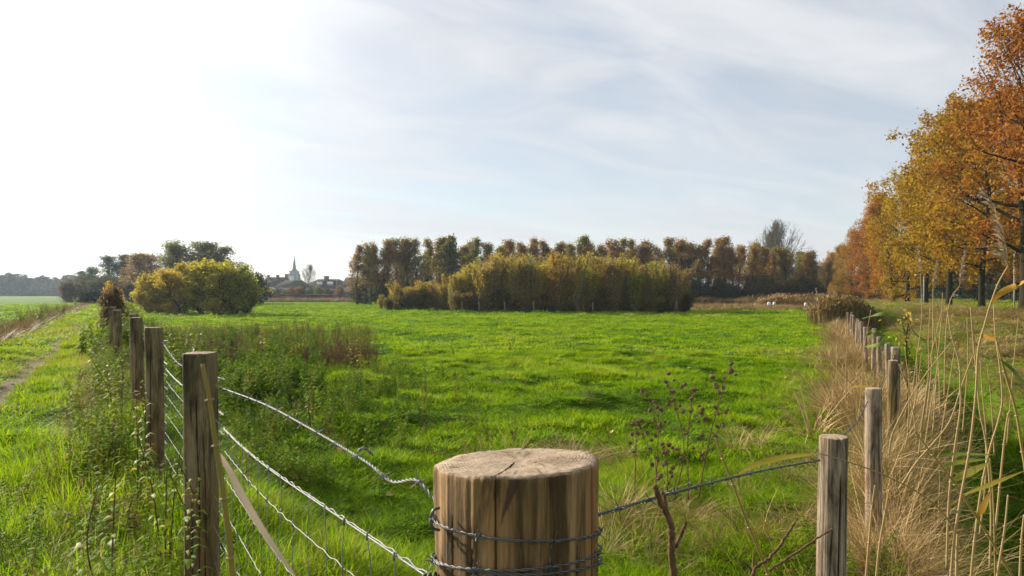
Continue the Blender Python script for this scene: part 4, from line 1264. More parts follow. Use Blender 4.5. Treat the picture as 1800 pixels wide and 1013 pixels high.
# trees left of the willows
for j, (p, d, ty, s, ci, t, lab) in enumerate(((122, 190, 492, 1.4, (0.06, .07, .03), 2, 'faint low tree joining the distant wood to the tree group'), (153, 145, 480, 1.4, (0.06, .07, .03), 3, 'dark tree between the low dark one and the grey green one'), (142, 150, 488, 1.3, (0.08, .08, .03), 0, 'low dark tree at the left end of the tree group by the path'), (165, 135, 472, 1.3, (0.05, .07, .025), 1, 'dark grey green tree second in the group by the path'),
                                               (188, 125, 458, 1.35, (0.04, .065, .02), 2, 'tall dark tree above the green mound'), (212, 125, 456, 1.35, (0.045, .065, .025), 3, 'tall dark tree right of the one above the green mound'),
                                               (240, 108, 452, 1.6, (0.20, .12, .03), 0, 'brown leaved tree left of the pale tree'), (262, 108, 450, 1.5, (0.22, .12, .03), 4, 'orange brown tree left of the willows'),
                                               (298, 115, 441, 1.2, (0.20, .15, .05), 5, 'thin pale half bare tree behind the willows'), (332, 100, 434, 1.6, (0.12, .12, .03), 1, 'broad olive tree rising over the willows'), (355, 100, 432, 1.5, (0.12, .11, .03), 2, 'rounded olive tree over the middle of the willows'),
                                               (380, 98, 433, 1.5, (0.10, .10, .03), 3, 'dark topped tree over the right part of the willows'), (402, 98, 442, 1.4, (0.11, .10, .03), 0, 'olive tree at the right end of the group over the willows'))):
    hh = (515 - ty) / 1200 * d + 1.5
    if t == 5: m = bare[1]; sz = hh / 13.8
    else: m = wd[t]; sz = hh / 8.3; s *= 1.6; ci = tuple(q * 1.6 for q in ci)
    put_tree('field_tree', m, (p - 900) / 1200 * d, d, sz * s, rnd.uniform(0, 6), ci, lab, 'tree', 'trees left of the meadow', sz=sz)
k = 0
for p in np.arange(118, 460, 10):
    d = rnd.uniform(92, 100) if p > 225 else rnd.uniform(110, 120)
    put_tree('field_shrub', bush[k % 3], (p - 900) / 1200 * d, d, rnd.uniform(1.0, 1.5), rnd.uniform(0, 6), rnd.choice([(0.06, .07, .025), (0.11, .07, .03), (0.05, .06, .02)]), '%s shrub from the left under the trees by the path' % ORD[k], 'shrub', 'shrubs under the left trees'); k += 1
# orange bush at the path end, green mound, brown bush
put_tree('orange_bush', bush[0], W(197, 530, 34)[0], 34, .42, 1, (0.42, .26, .03), 'small bright orange bush at the far end of the path', 'bush', None, sz=.62)
put_tree('brown_bush', bush[1], W(205, 530, 17)[0], 17, .30, 1, (0.13, .09, .05), 'dull red brown bush in front of the orange one', 'bush', None, sz=.5)
put_tree('hedge_mound', bush[2], W(157, 525, 70)[0], 70, 1.1, 1, (0.02, .045, .02), 'dark green mounded bush beside the far end of the path', 'bush', None, sz=.55)

# distant wood on the far left horizon
A_v, A_q, A_t, off = [], [], [], 0
for k in range(46):
    p = -60 + k * 6.0 + rnd.uniform(-2, 2); d = rnd.uniform(300, 345)
    wood_, crown_ = wd[k % 5]
    nv = len(crown_.vertices); co = np.empty(nv * 3, np.float32); crown_.vertices.foreach_get('co', co); co = co.reshape(-1, 3)
    keepn = (nv // 12) * 4; co = co[:keepn * 1]
    hh = (515 - np.interp(p, [0, 30, 60, 110, 150], [485, 488, 490, 487, 492])) / 1200 * d + 2
    s = hh / 8.5 * rnd.uniform(1.05, 1.6)
    c2 = co.reshape(-1, 4, 3); ctr = c2.mean(1, keepdims=True); c2 = (ctr + (c2 - ctr) * 2.0).reshape(-1, 3)
    c2 = c2 * [s * 1.6, s * 1.6, s] + [(p - 900) / 1200 * d, d, -.3]
    A_v.append(c2); A_q.append(np.arange(len(c2)).reshape(-1, 4) + off); off += len(c2); A_t.append(rng.uniform(0, 1, len(c2)))
wo = mk_obj('distant_woods', mk_mesh('distant_woods', np.vstack(A_v), np.vstack(A_q), [LEAF], {'tint': np.concatenate(A_t)})); wo.color = (0.06, .06, .03, 1)
tag(wo, 'hazy blue grey wood on the far left horizon', kind='stuff')
A_v = []
for k in range(400):
    d = rnd.uniform(300, 340); p = rnd.uniform(-60, 230); c2 = rng.normal(0, 1, (30, 1, 3)) * [3.0, 1.5, 1.4] + [(p - 900) / 1200 * d, d, 1.4] + rng.normal(0, .5, (30, 4, 3)); A_v.append(c2.reshape(-1, 3))
A_v = np.vstack(A_v)
wo = mk_obj('distant_scrub', mk_mesh('distant_scrub', A_v, np.arange(len(A_v)).reshape(-1, 4), [LEAF], {'tint': rng.uniform(0, 1, len(A_v))})); wo.color = (0.05, .055, .03, 1)
tag(wo, 'dense scrub under the hazy far left wood', kind='stuff')

# ------------------------------------------------------------------ village


def wallbox(name, parent, c, d, mat, rz=0.0):
    A = Acc(); A.box((0, 0, 0), d); return mk_obj(name, A.mesh(name, [mat]), parent, c, rz)


def house(label, p0, p1, d, z_ridge, z_eave, depth, mat, hip=0.0, wins=5, chim=(), dormers=(), rf=ROOF, ridge=None):
    """front facing the meadow, between sight lines p0 and p1 at distance d"""
    x0 = (p0 - 900) / 1200 * d; x1 = (p1 - 900) / 1200 * d; cx = (x0 + x1) / 2; w = x1 - x0
    g0 = float(H(cx, d)) - .3
    root = empty('house', (cx, d + depth / 2, g0)); tag(root, label, 'house', 'village houses')
    he = z_eave - g0; hr = z_ridge - g0
    wallbox('wall', root, (0, 0, he / 2), (w, depth, he), mat)
    o = .35; hx = hip * w / 2
    V = np.array([[-w / 2 - o, -depth / 2 - o, he], [w / 2 + o, -depth / 2 - o, he], [w / 2 + o, depth / 2 + o, he], [-w / 2 - o, depth / 2 + o, he], [-w / 2 - o + hx, 0, hr], [w / 2 + o - hx, 0, hr]])
    V2 = V.copy(); V2[:4, 2] -= .18
    A = Acc(); A.add(np.vstack([V, V2[:4]]), [[0, 1, 5, 4], [2, 3, 4, 5], [6, 7, 1, 0], [7, 8, 2, 1], [8, 9, 3, 2], [9, 6, 0, 3], [9, 8, 7, 6]], [[1, 2, 5], [3, 0, 4]])
    roof = mk_obj('roof', A.mesh('roof', [rf]), root)
    for (f, cw_, ch, m) in chim:
        A = Acc(); A.box((0, 0, ch / 2 - .5), (cw_, cw_, ch + 1)); A.box((0, 0, ch), (cw_ * 1.2, cw_ * 1.2, .25))
        mk_obj('chimney', A.mesh('chimney', [m]), roof, (-w / 2 + f * w, -.6, hr))
    for f in dormers:
        dz = (he + hr) / 2
        A = Acc(); A.box((0, 0, 0), (2.3, 2.6, 1.5)); dm = mk_obj('dormer', A.mesh('dormer', [rf]), roof, (-w / 2 + f * w, -depth / 4 - .3, dz))
        A = Acc(); A.box((0, -1.34, 0), (1.7, .08, 1.0)); mk_obj('dormer_window', A.mesh('dormer_window', [WHITE]), roof, (-w / 2 + f * w, -depth / 4 - .3, dz))
    for k in range(wins):
        xx = -w / 2 + w * (k + .5) / wins
        A = Acc(); A.box((0, 0, 0), (1.5, .12, 1.7)); wn = mk_obj('window', A.mesh('window', [WHITE]), root, (xx, -depth / 2 - .04, he - 1.4))
        for sx in (-.36, .36):
            A = Acc(); A.box((sx, -.05, 0), (.58, .08, 1.4)); mk_obj('pane', A.mesh('pane', [GLASS]), wn)
    return root


CH = BRICKW
house('large dark roofed house left of the church with brick chimneys', 452, 500, 205, 6.1, 3.3, 11, WALLW, .35, 5, ((.2, .6, .5, CH), (.55, .7, .5, CH), (.88, .8, .8, CH)))
house('low white walled house in front of the church tower, white chimney', 484, 530, 190, 4.9, 2.9, 9, WALLW, .45, 6, ((.46, .9, 1.0, WHITE),))
house('wide hipped roof house with two white dormers right of the church', 524, 610, 200, 5.4, 2.7, 14, WALLW, .62, 7, ((.46, 1.2, .8, CH),), (.40, .62))
house('house with plain dark gable roof half hidden by the left willows', 418, 452, 215, 5.7, 3.2, 10, BRICKW, .1, 3, ((.45, .6, .6, CH), (.72, .8, 1.6, CH)))
house('dark roofed house end at the left edge of the far wood', 602, 650, 190, 5.6, 3.2, 9, BRICKW, .05, 3)
house('red brick house with white windows seen between the oak trunks', 1490, 1530, 165, 5.5, 2.9, 9, BRICKW, .2, 4)
house('pale house glimpsed between the trunks at the end of the road', 1355, 1392, 210, 5.0, 2.6, 9, WALLW, .2, 4)

# church
d = 480; cxp = (517.5 - 900) / 1200 * d
root = empty('church_tower', (cxp, d, -.3)); tag(root, 'tall grey green church tower with slender pointed spire above the village roofs', 'church tower')
hw = 2.54; hT = CAMZ + .3 + (515 - 478) / 1200 * d
A = Acc(); A.box((0, 0, hT / 2), (hw * 2, hw * 2, hT))
mk_obj('wall', A.mesh('wall', [STONE]), root)
A = Acc()
for sx in (-1, 1):
    for sy in (-1, 1):
        A.box((sx * hw, sy * hw, hT * .46), (1.3, 1.3, hT * .92))
mk_obj('buttress', A.mesh('buttress', [STONE]), root)
A = Acc(); A.box((0, 0, hT + .25), (hw * 2 + .6, hw * 2 + .6, .5)); mk_obj('cornice', A.mesh('cornice', [STONE]), root)
hS = (478 - 453) / 1200 * d
A = Acc(); n = 8; th = np.arange(n) * 2 * math.pi / n + math.pi / 8
rings_ = [(hw * 1.0, hT + .5), (hw * .62, hT + hS * .14), (hw * .5, hT + hS * .22), (.12, hT + hS)]
V = np.vstack([np.stack([r_ * np.cos(th), r_ * np.sin(th), np.full(n, z_)], -1) for r_, z_ in rings_])
q = [[k * n + i, k * n + (i + 1) % n, (k + 1) * n + (i + 1) % n, (k + 1) * n + i] for k in range(3) for i in range(n)]
A.add(V, q); mk_obj('spire', A.mesh('spire', [SLATE]), root)
A = Acc(); A.box((0, 0, hT + hS + .6), (.2, .2, 1.6)); A.box((0, 0, hT + hS + .8), (.8, .2, .2)); mk_obj('cross', A.mesh('cross', [SLATE]), root)
for k in range(2):
    A = Acc(); A.box((-1.5 + 3 * k, -hw - .08, hT * .8), (1.3, .2, 4.0)); mk_obj('belfry_opening', A.mesh('belfry_opening', [GLASS]), root)

# garden hedges and shrubs before the village
HEDGE = mat_simple('beech_hedge', (0.16, 0.06, 0.03), 0.9, sc=4, var=.5)
gard = [((0.17, .07, .03), 'russet'), ((0.05, .07, .025), 'dark green'), ((0.15, .17, .05), 'pale green'), ((0.22, .12, .04), 'tan'), ((0.06, .08, .03), 'deep green'), ((0.34, .12, .03), 'orange red')]
for k, p in enumerate(np.arange(446, 640, 9.5)):
    d = rnd.uniform(150, 158); c, cn = gard[rnd.randrange(5)] if k != 17 else gard[5]
    put_tree('garden_shrub', bush[k % 3], (p - 900) / 1200 * d, d, rnd.uniform(.8, 1.25) * 1.0, rnd.uniform(0, 6), c, '%s garden shrub from the left below the village houses, %s' % (ORD[k], cn), 'shrub', 'garden shrubs below the village', sz=rnd.uniform(.75, 1.15))
for (p0, p1, d, h_, lab) in ((470, 530, 149, 1.3, 'long clipped red brown hedge below the white house'), (488, 512, 143, .75, 'low clipped hedge in front of the long red brown one'), (540, 585, 149, 1.2, 'clipped russet hedge below the hipped roof house')):
    x0, x1 = (p0 - 900) / 1200 * d, (p1 - 900) / 1200 * d
    g = np.random.default_rng(int(p0)); m = 5000
    c = np.stack([g.uniform(x0, x1, m), g.uniform(d - .5, d + .5, m), g.uniform(0, h_, m)], -1)
    V, q, t = leaf_cloud(c, 1, .05, .28, g)
    o = empty('clipped_hedge', ((x0 + x1) / 2, d, -.35)); tag(o, lab, 'hedge')
    V -= [(x0 + x1) / 2, d, 0]
    f = mk_obj('foliage', mk_mesh('foliage', V, q, [LEAF], {'tint': t}), o); f.color = (0.15, .075, .035, 1)
n = 900
y = rng.uniform(118, 138, n); x = (rng.uniform(452, 655, n) - 900) / 1200 * y
place('dry_grass', 'grey brown rough grass strip before the village gardens', dry_far, x, y, rng.uniform(2, 3, n), rng.uniform(.1, .5, n), .15, sz=rng.uniform(.8, 1.7, n))

# ------------------------------------------------------------------ street lamps, small far things


def lamp(p, d, top_y, arm, lab):
    x = (p - 900) / 1200 * d; z0 = float(H(x, d)); h_ = CAMZ + (515 - top_y) / 1200 * d - z0
    root = empty('street_lamp', (x, d, z0)); tag(root, lab, 'street lamp', 'street lamps')
    A = Acc(); A.tube([(0, 0, -.2), (0, 0, h_ * .3), (0, 0, h_)], [.05, .045, .035], 10); mk_obj('pole', A.mesh('pole', [METAL], True), root)
    A = Acc(); A.tube([(0, 0, h_ - .02), (-arm, 0, h_ + .03)], .03, 8); mk_obj('arm', A.mesh('arm', [METAL], True), root)
    A = Acc(); A.box((-arm - .2, 0, h_ + .02), (.5, .16, .08)); A.box((-arm - .2, 0, h_ - .03), (.4, .12, .03)); mk_obj('lamp_head', A.mesh('lamp_head', [METAL]), root)


lamp(1624, 50, 484, .15, 'short grey street lamp standing before the road among the oak trunks')
lamp(1783, 42, 440, .3, 'tall pale lamp pole near the rightmost oak trunk')
lamp(592, 190, 486, 1.2, 'thin street lamp rising behind the hipped roof')
# white stones by the far edge
for k, (p, d, lab) in enumerate(((1352, 74, 'left one of two small white stones at the far edge of the meadow'), (1361, 74, 'right one of two small white stones at the far edge of the meadow'), (1416, 66, 'single small white stone beside the tall reeds'))):
    A = Acc(); th = np.linspace(0, 2 * math.pi, 9)[:-1]
    V = np.vstack([np.stack([(.20, .15, .12)[k] * r_ * np.cos(th) * (1 + .15 * np.sin(3 * th + k)), .13 * r_ * np.sin(th), np.full(8, z_)], -1) for r_, z_ in ((1, -.1), (1.05, .1), (.8, .24), (.1, .28))])
    A.add(V, [[a * 8 + i, a * 8 + (i + 1) % 8, (a + 1) * 8 + (i + 1) % 8, (a + 1) * 8 + i] for a in range(3) for i in range(8)])
    x = (p - 900) / 1200 * d
    tag(mk_obj('white_stone', A.mesh('white_stone', [WHITE], True), loc=(x, d, float(H(x, d)) + .35)), lab, 'stone', 'white stones')
# thin posts before the thicket
for k, p in enumerate((812, 842, 887, 938, 1042, 1189)):
    d = 53.0; x = (p - 900) / 1200 * d; A = Acc(); A.tube([(0, 0, -.3), (0, 0, .9)], .06, 8)
    tag(mk_obj('meadow_post', A.mesh('meadow_post', [BARK_PALE]), loc=(x, d, float(H(x, d)))), '%s thin post from the left along the front of the meadow thicket' % ORD[k], 'post', 'thin posts before the thicket')

# ------------------------------------------------------------------ reeds


def ribbon(A, P, w, tw=0.0, a=.5, nrm=(0, -1, 0.3)):
    P = np.asarray(P, float); n = len(P)
    tg = np.gradient(P, axis=0); tg /= np.linalg.norm(tg, axis=1, keepdims=True) + 1e-9
    sd_ = np.cross(tg, np.array(nrm, float)); sd_ /= np.linalg.norm(sd_, axis=1, keepdims=True) + 1e-9
    nn = np.cross(sd_, tg); t = np.linspace(0, 1, n)
    sd_ = sd_ * np.cos(tw * t)[:, None] + nn * np.sin(tw * t)[:, None]
    nn = np.cross(sd_, tg)
    ww = w * np.sin(np.pi * np.clip(t * .93 + .04, 0, 1)) ** .8 * .5
    V = np.stack([P - sd_ * ww[:, None], P + nn * ww[:, None] * .25, P + sd_ * ww[:, None]], 1).reshape(-1, 3)
    i = np.arange(n - 1) * 3
    q = np.vstack([np.stack([i, i + 1, i + 4, i + 3], -1), np.stack([i + 1, i + 2, i + 5, i + 4], -1)])
    A.add(V, q, a=a)


def plume_mesh(seed, L_=.2, droop=(-.8, 0, 0)):
    g = np.random.default_rng(seed); A = Acc(); dr = np.array(droop)
    ax = lambda t: np.array([0, 0, 1.]) * L_ * t + dr * L_ * .5 * t * t
    for k in range(70):
        t = g.uniform(0, 1); p = ax(t); a = g.uniform(0, 6.28); l = L_ * .4 * (1 - t * .7) * g.uniform(.5, 1)
        d = np.array([math.cos(a) * .35, math.sin(a) * .35, .8]) + dr * .9
        d /= np.linalg.norm(d); mid = p + d * l * .6; e = p + d * l + np.array([0, 0, -l * .25])
        ribbon(A, np.array([p, mid, e]), L_ * .028, a=g.uniform(0, 1), nrm=g.normal(0, 1, 3))
    return A.mesh('plume', [PLUME])


PLUMES = [plume_mesh(400 + s, .2, (-.7 + .5 * s, 0, 0)) for s in range(3)]


def reed(pts, d, r, label, leaves=(), plume=None, tint=.6, name='reed', cat='reed', d1=None, mat=None, lmat=None):
    """pts: sight points from top to foot, d: distance of the foot, d1: of the tip"""
    d1 = d1 or d
    P = np.array([W(px, py, d1 + (d - d1) * i / (len(pts) - 1)) for i, (px, py) in enumerate(pts)])
    foot = P[-1].copy(); S = spline(P, 10 * len(P)) - foot
    root = empty(name, foot); tag(root, label, cat, 'reed stalks at the right fence' if cat == 'reed' else None)
    A = Acc(); A.tube(S, np.linspace(r * .55, r, len(S)), 6, a=tint)
    for i in range(12, len(S), 13): A.tube(np.array([S[i] - (S[min(i + 1, len(S) - 1)] - S[i]) * .12, S[i] + (S[min(i + 1, len(S) - 1)] - S[i]) * .12]), r * 1.35, 6, a=min(1, tint + .3))
    mk_obj('stem', A.mesh('stem', [mat or REED], True), root)
    for (lp_, w_, ta) in leaves:
        Q = spline(np.array([W(px, py, dd) for (px, py, dd) in lp_]), 22) - foot
        A = Acc(); ribbon(A, Q, w_, .5, ta); mk_obj('leaf', A.mesh('leaf', [lmat or REEDLEAF], True), root)
    if plume is not None:
        o = mk_obj('plume', PLUMES[plume[0]], root, S[0]); o.scale = (plume[1],) * 3
    return root


D = 2.6
reed([(1772, 468), (1755, 498), (1741, 536), (1732, 567), (1720, 612), (1717, 660), (1714, 707), (1704, 792), (1688, 880), (1676, 960), (1668, 1060)], 1.9, .0035, 'tallest reed with a feathery plume near the right edge, orange leaf half way',
     [([(1742, 534, 1.9), (1760, 515, 1.87), (1785, 503, 1.85), (1806, 492, 1.8)], .018, .9)], (0, 1.1))
reed([(1665, 541), (1673, 591), (1686, 638), (1688, 679), (1688, 720), (1678, 791), (1668, 880), (1664, 1000)], D, .0042, 'bent reed stalk with a sharp kink, left of the tall plumed reed')
reed([(1706, 541), (1711, 600), (1715, 640), (1722, 720), (1730, 760), (1736, 800), (1742, 900), (1740, 1000)], D, .004, 'straight bare reed just right of the tall plumed one')
reed([(1747, 539), (1750, 590), (1757, 640), (1762, 700), (1755, 740), (1740, 790), (1725, 860), (1712, 960), (1705, 1040)], 2.3, .004, 'leaning reed bowed to the right, bare top', [([(1751, 588, 2.3), (1745, 596, 2.28), (1732, 592, 2.25), (1728, 588, 2.2)], .014, .9)])
reed([(1752, 600), (1765, 650), (1785, 720), (1795, 780), (1803, 830), (1812, 920), (1815, 1010)], 2.0, .0048, 'thick orange tinted reed nearest the right edge', [([(1758, 632, 2.0), (1780, 650, 1.98), (1800, 672, 1.95), (1830, 690, 1.9)], .016, .1)], tint=.35)
reed([(1635, 541), (1632, 600), (1633, 640), (1630, 690), (1622, 740), (1615, 800)], 4.0, .004, 'upright thin reed beside the leaning pair')
reed([(1656, 545), (1645, 590), (1638, 620), (1630, 680), (1618, 760)], 4.0, .004, 'slanting thin reed crossing the upright one')
reed([(1672, 602), (1630, 655), (1600, 700), (1570, 760), (1562, 800)], 3.4, .004, 'reed leaning far to the right above the second post')
reed([(1710, 625), (1690, 680), (1670, 740), (1640, 780), (1612, 812), (1580, 860)], 3.0, .0045, 'long slanting reed running down to the grass heap')
reed([(1778, 722), (1772, 730), (1765, 780), (1758, 850), (1750, 930)], 2.4, .004, 'short broken reed with a kinked tip')
reed([(1723, 634), (1727, 690), (1733, 760), (1732, 850), (1722, 940)], 2.8, .0035, 'thin dull reed behind the straight bare one')
reed([(1538, 853), (1532, 900), (1527, 960), (1520, 1040)], 2.0, .0036, 'cut pale stalk right of the nearest right post')
reed([(1563, 861), (1556, 900), (1546, 960), (1538, 1040)], 2.0, .0036, 'second cut pale stalk right of the nearest right post')
reed([(1608, 759), (1640, 800), (1677, 849), (1730, 930), (1790, 1030)], 2.0, .004, 'long yellow stalk falling diagonally to the lower right corner', tint=.3)
reed([(1683, 940), (1682, 970), (1681, 1040)], 1.7, .004, 'short stump of reed in the bottom right grass')
reed([(1772, 870), (1766, 930), (1755, 1000), (1750, 1040)], 1.8, .0035, 'short reed stalk near the bottom right corner')
reed([(1800, 905), (1795, 960), (1792, 1040)], 1.8, .0035, 'reed stump at the very right edge')
reed([(1258, 770), (1270, 805), (1286, 845), (1310, 910), (1343, 991), (1360, 1040)], 1.75, .0042, 'brown stalk slanting down left of the nearest right post', tint=.3)
reed([(1440, 797), (1500, 815), (1560, 838), (1620, 870), (1660, 905), (1690, 960)], 2.0, .0028, 'arching thin reed carrying a long yellow leaf across the nearest right post',
     [([(1290, 838, 1.95), (1330, 816, 1.95), (1380, 804, 1.95), (1445, 797, 2.0)], .016, .5)], tint=.3)
reed([(1740, 806), (1745, 860), (1748, 930), (1750, 1030)], 2.1, .003, 'leafy reed with four yellow leaves low on the right',
     [([(1650, 801, 2.05), (1690, 798, 2.05), (1750, 800, 2.1)], .009, .3), ([(1655, 822, 2.05), (1690, 812, 2.05), (1738, 807, 2.1)], .012, .35), ([(1674, 845, 2.0), (1700, 832, 2.0), (1738, 814, 2.1)], .022, .5),
      ([(1692, 870, 2.0), (1740, 852, 2.05), (1800, 828, 2.1)], .012, .55), ([(1716, 912, 2.0), (1728, 892, 2.0), (1742, 862, 2.1)], .018, .8)], tint=.3)
reed([(1618, 480), (1620, 560), (1610, 640), (1600, 720)], 5.2, .004, 'reed with a small plume before the lamp post', plume=(1, 1.0))
reed([(1640, 508), (1640, 560), (1638, 640), (1628, 740)], 4.4, .004, 'reed with an upright plume left of the oak trunk', plume=(2, .9))
reed([(1687, 503), (1670, 530), (1662, 600), (1660, 700)], 4.4, .004, 'reed with a drooping plume before the dark trunk', plume=(2, 1.1))
reed([(1657, 515), (1655, 560), (1648, 640), (1640, 760)], 4.2, .0035, 'bare topped reed between two plumed ones')
reed([(1598, 560), (1604, 580), (1612, 590), (1625, 598)], 6.0, .006, 'short dark arching twig beside the little yellow tree', tint=0, mat=STEM_BROWN)
reed([(1438, 545), (1442, 590), (1455, 625), (1500, 680), (1530, 730)], 5.0, .0035, 'leaning reed with a plume over the meadow edge, leftmost', plume=(1, .8))
reed([(1471, 588), (1471, 620), (1470, 680)], 6.5, .004, 'short reed with pale plume right of the leftmost one', plume=(2, .8))
reed([(1490, 600), (1487, 640), (1487, 700)], 6.0, .004, 'short reed with fluffy plume before the grass strip', plume=(2, .9))
reed([(1531, 545), (1518, 620), (1515, 680), (1508, 740)], 5.0, .0035, 'slender reed with drooping green leaves before the far fence posts',
     [([(1522, 590, 5), (1540, 583, 4.9), (1560, 602, 4.9)], .03, .1), ([(1520, 610, 5), (1545, 606, 4.9), (1565, 598, 4.9)], .03, .3), ([(1516, 560, 5), (1550, 552, 4.8), (1590, 556, 4.8)], .03, .15), ([(1498, 680, 4.9), (1518, 679, 5), (1535, 681, 5)], .02, .7)])
for k, (a, b, c) in enumerate((((1650, 640), (1640, 690), (1625, 790)), ((1700, 560), (1701, 640), (1692, 760)), ((1680, 600), (1668, 680), (1650, 790)), ((1610, 590), (1612, 660), (1604, 740)), ((1590, 610), (1598, 680), (1596, 760)), ((1640, 560), (1650, 640), (1652, 740)),
                               ((1790, 560), (1780, 660), (1770, 780)), ((1660, 660), (1690, 700), (1722, 740)), ((1580, 640), (1600, 700), (1612, 770)), ((1735, 640), (1742, 700), (1748, 800)), ((1620, 620), (1610, 700), (1590, 790)))):
    wd_ = ('upright', 'slanting', 'bowed', 'pale', 'crooked', 'leaning', 'tall', 'sloping', 'short', 'dull', 'thin')[k]
    reed([a, b, c], 3.6 + .2 * (k % 4), .0035, '%s background stalk in the reed tangle, %s from its left end' % (wd_, ORD[sorted(range(11), key=lambda i: (1650, 1700, 1680, 1610, 1590, 1640, 1790, 1660, 1580, 1735, 1620)[i]).index(k)]))

# thin tangle of reeds, beyond counting
rtall = proto_set('reed_tangle', [tuft_mesh('reeds', DRY, 16, .12, .6, 1.25, .007, .12, 4, .35, seed=150 + s) for s in range(3)])
n = 34
y = 4.4 + 7 * rng.uniform(0, 1, n); x = xR(y) + rng.normal(.35, .2, n)
place('reeds', 'tangle of dry reed stalks along the ditch beside the right fence', rtall, x, y, rng.uniform(.5, .8, n), rng.uniform(.4, .95, n), .25)


def reedbed_mesh(seed):
    g = np.random.default_rng(seed); A = Acc()
    for k in range(34):
        b = np.array([g.normal(0, .3), g.normal(0, .3), 0]); hh = g.uniform(1.1, 1.7); a = g.normal(.6, .5)
        e = b + np.array([.12 * math.cos(a), .12 * math.sin(a), hh]); m = (b + e) / 2
        ribbon(A, np.array([b, m, e]), .03, a=g.uniform(.2, .7), nrm=g.normal(0, 1, 3))
        ribbon(A, np.array([e - [0, 0, .05], e + [.05, 0, .12], e + [.14, 0, .18]]), .09, a=g.uniform(.5, .9), nrm=g.normal(0, 1, 3))
    return A.mesh('reedbed', [DRY])


rb = proto_set('reed_bed', [reedbed_mesh(170 + s) for s in range(3)])
n = 620
y = rng.uniform(33, 47, n); x = (rng.uniform(1445, 1520, n) - 900) / 1200 * y - np.maximum(0, y - 40) * .02
hz = np.interp((x / y * 1200 + 900), [1438, 1460, 1500, 1535], [.55, .95, 1.0, .5]) * rng.uniform(.8, 1.05, n)
place('reeds', 'tall brown reed bed before the oak trunks', rb, x, y, rng.uniform(.7, 1.0, n), rng.uniform(.0, .5, n), .08, sz=hz * .78)
n = 320
y = rng.uniform(76, 90, n); x = (rng.normal(1392, 26, n) - 900) / 1200 * y
place('reeds', 'pale brown reed bed at the far end of the meadow', rb, x, y, rng.uniform(1.0, 1.5, n), rng.uniform(.1, .6, n), .12, sz=rng.uniform(.3, .75, n) * (.6 + .7 * vnoise(x * .5, y * .5, 71)))
n = 400
y = rng.uniform(84, 92, n); x = (rng.uniform(1205, 1350, n) - 900) / 1200 * y
place('reeds', 'low tawny reeds at the foot of the wood', rb, x, y, rng.uniform(1.0, 1.4, n), rng.uniform(.0, .35, n), .05, sz=rng.uniform(.2, .6, n) * (.5 + .8 * vnoise(x * .4, y * .4, 72)))

# bent foreground reed close to the lens, left
d = .42
reed([(356, 640), (368, 700), (378, 770), (390, 850), (402, 940), (410, 1030), (414, 1100)], d, .0021, 'blurred brown broken reed crossing the second post, close to the lens',
     [([(380, 790, .42), (400, 822, .42), (430, 880, .41), (470, 945, .40), (530, 1030, .38)], .0042, .8)], tint=.25, cat='reed stalk', lmat=PLUME)
bpy.data.objects[-1] if False else None

# ------------------------------------------------------------------ dead stalks and small plants


def twig(label, lines, d, name='dead_twig', mat=STEM_BROWN, cat='twig'):
    foot = W(*lines[0][0][-1], d)
    root = empty(name, foot); tag(root, label, cat)
    for i, (pts, r0, r1) in enumerate(lines):
        P = spline(np.array([W(px, py, d + .01 * i) for px, py in pts]), 8 * len(pts)) - foot
        P += rng.normal(0, .0006 * d, P.shape)
        A = Acc(); A.tube(P, np.linspace(r1, r0, len(P)), 8); mk_obj('stem' if i == 0 else 'branch', A.mesh('stem', [mat], True), root)
    return root


twig('stout brown dead twig forking beside the corner post', [([(1150, 853), (1160, 880), (1172, 905), (1180, 930), (1180, 965), (1184, 1013), (1186, 1070)], .0058, .0040), ([(1206, 918), (1198, 938), (1187, 962)], .003, .002), ([(1164, 862), (1170, 885), (1174, 908)], .003, .0018)], 1.0)
twig('crooked dark twig with a swollen node at the bottom edge', [([(1398, 918), (1380, 945), (1355, 978), (1326, 1003), (1318, 1040)], .004, .0022), ([(1466, 928), (1440, 944), (1400, 972), (1352, 1004)], .0028, .0016), ([(1306, 985), (1314, 996), (1324, 1004)], .003, .002)], 1.35)


def burr_mesh(seed):
    g = np.random.default_rng(seed); A = Acc(); n = 8
    th = np.arange(n) * 2 * math.pi / n
    V = np.vstack([np.stack([.013 * r_ * np.cos(th), .013 * r_ * np.sin(th), np.full(n, z_ * .015)], -1) for r_, z_ in ((.35, -1), (.9, -.5), (1, .1), (.75, .7), (.2, 1))])
    A.add(V, [[a * n + i, a * n + (i + 1) % n, (a + 1) * n + (i + 1) % n, (a + 1) * n + i] for a in range(4) for i in range(n)])
    for _ in range(60):
        d_ = g.normal(0, 1, 3); d_ /= np.linalg.norm(d_); s_ = np.cross(d_, [.3, .2, 1]); s_ /= np.linalg.norm(s_)
        A.add(np.array([d_ * .012 - s_ * .0012, d_ * .012 + s_ * .0012, d_ * .023]), None, [[0, 1, 2]])
    return A.mesh('seed_head', [HEAD])


BURR = [burr_mesh(s) for s in range(3)]


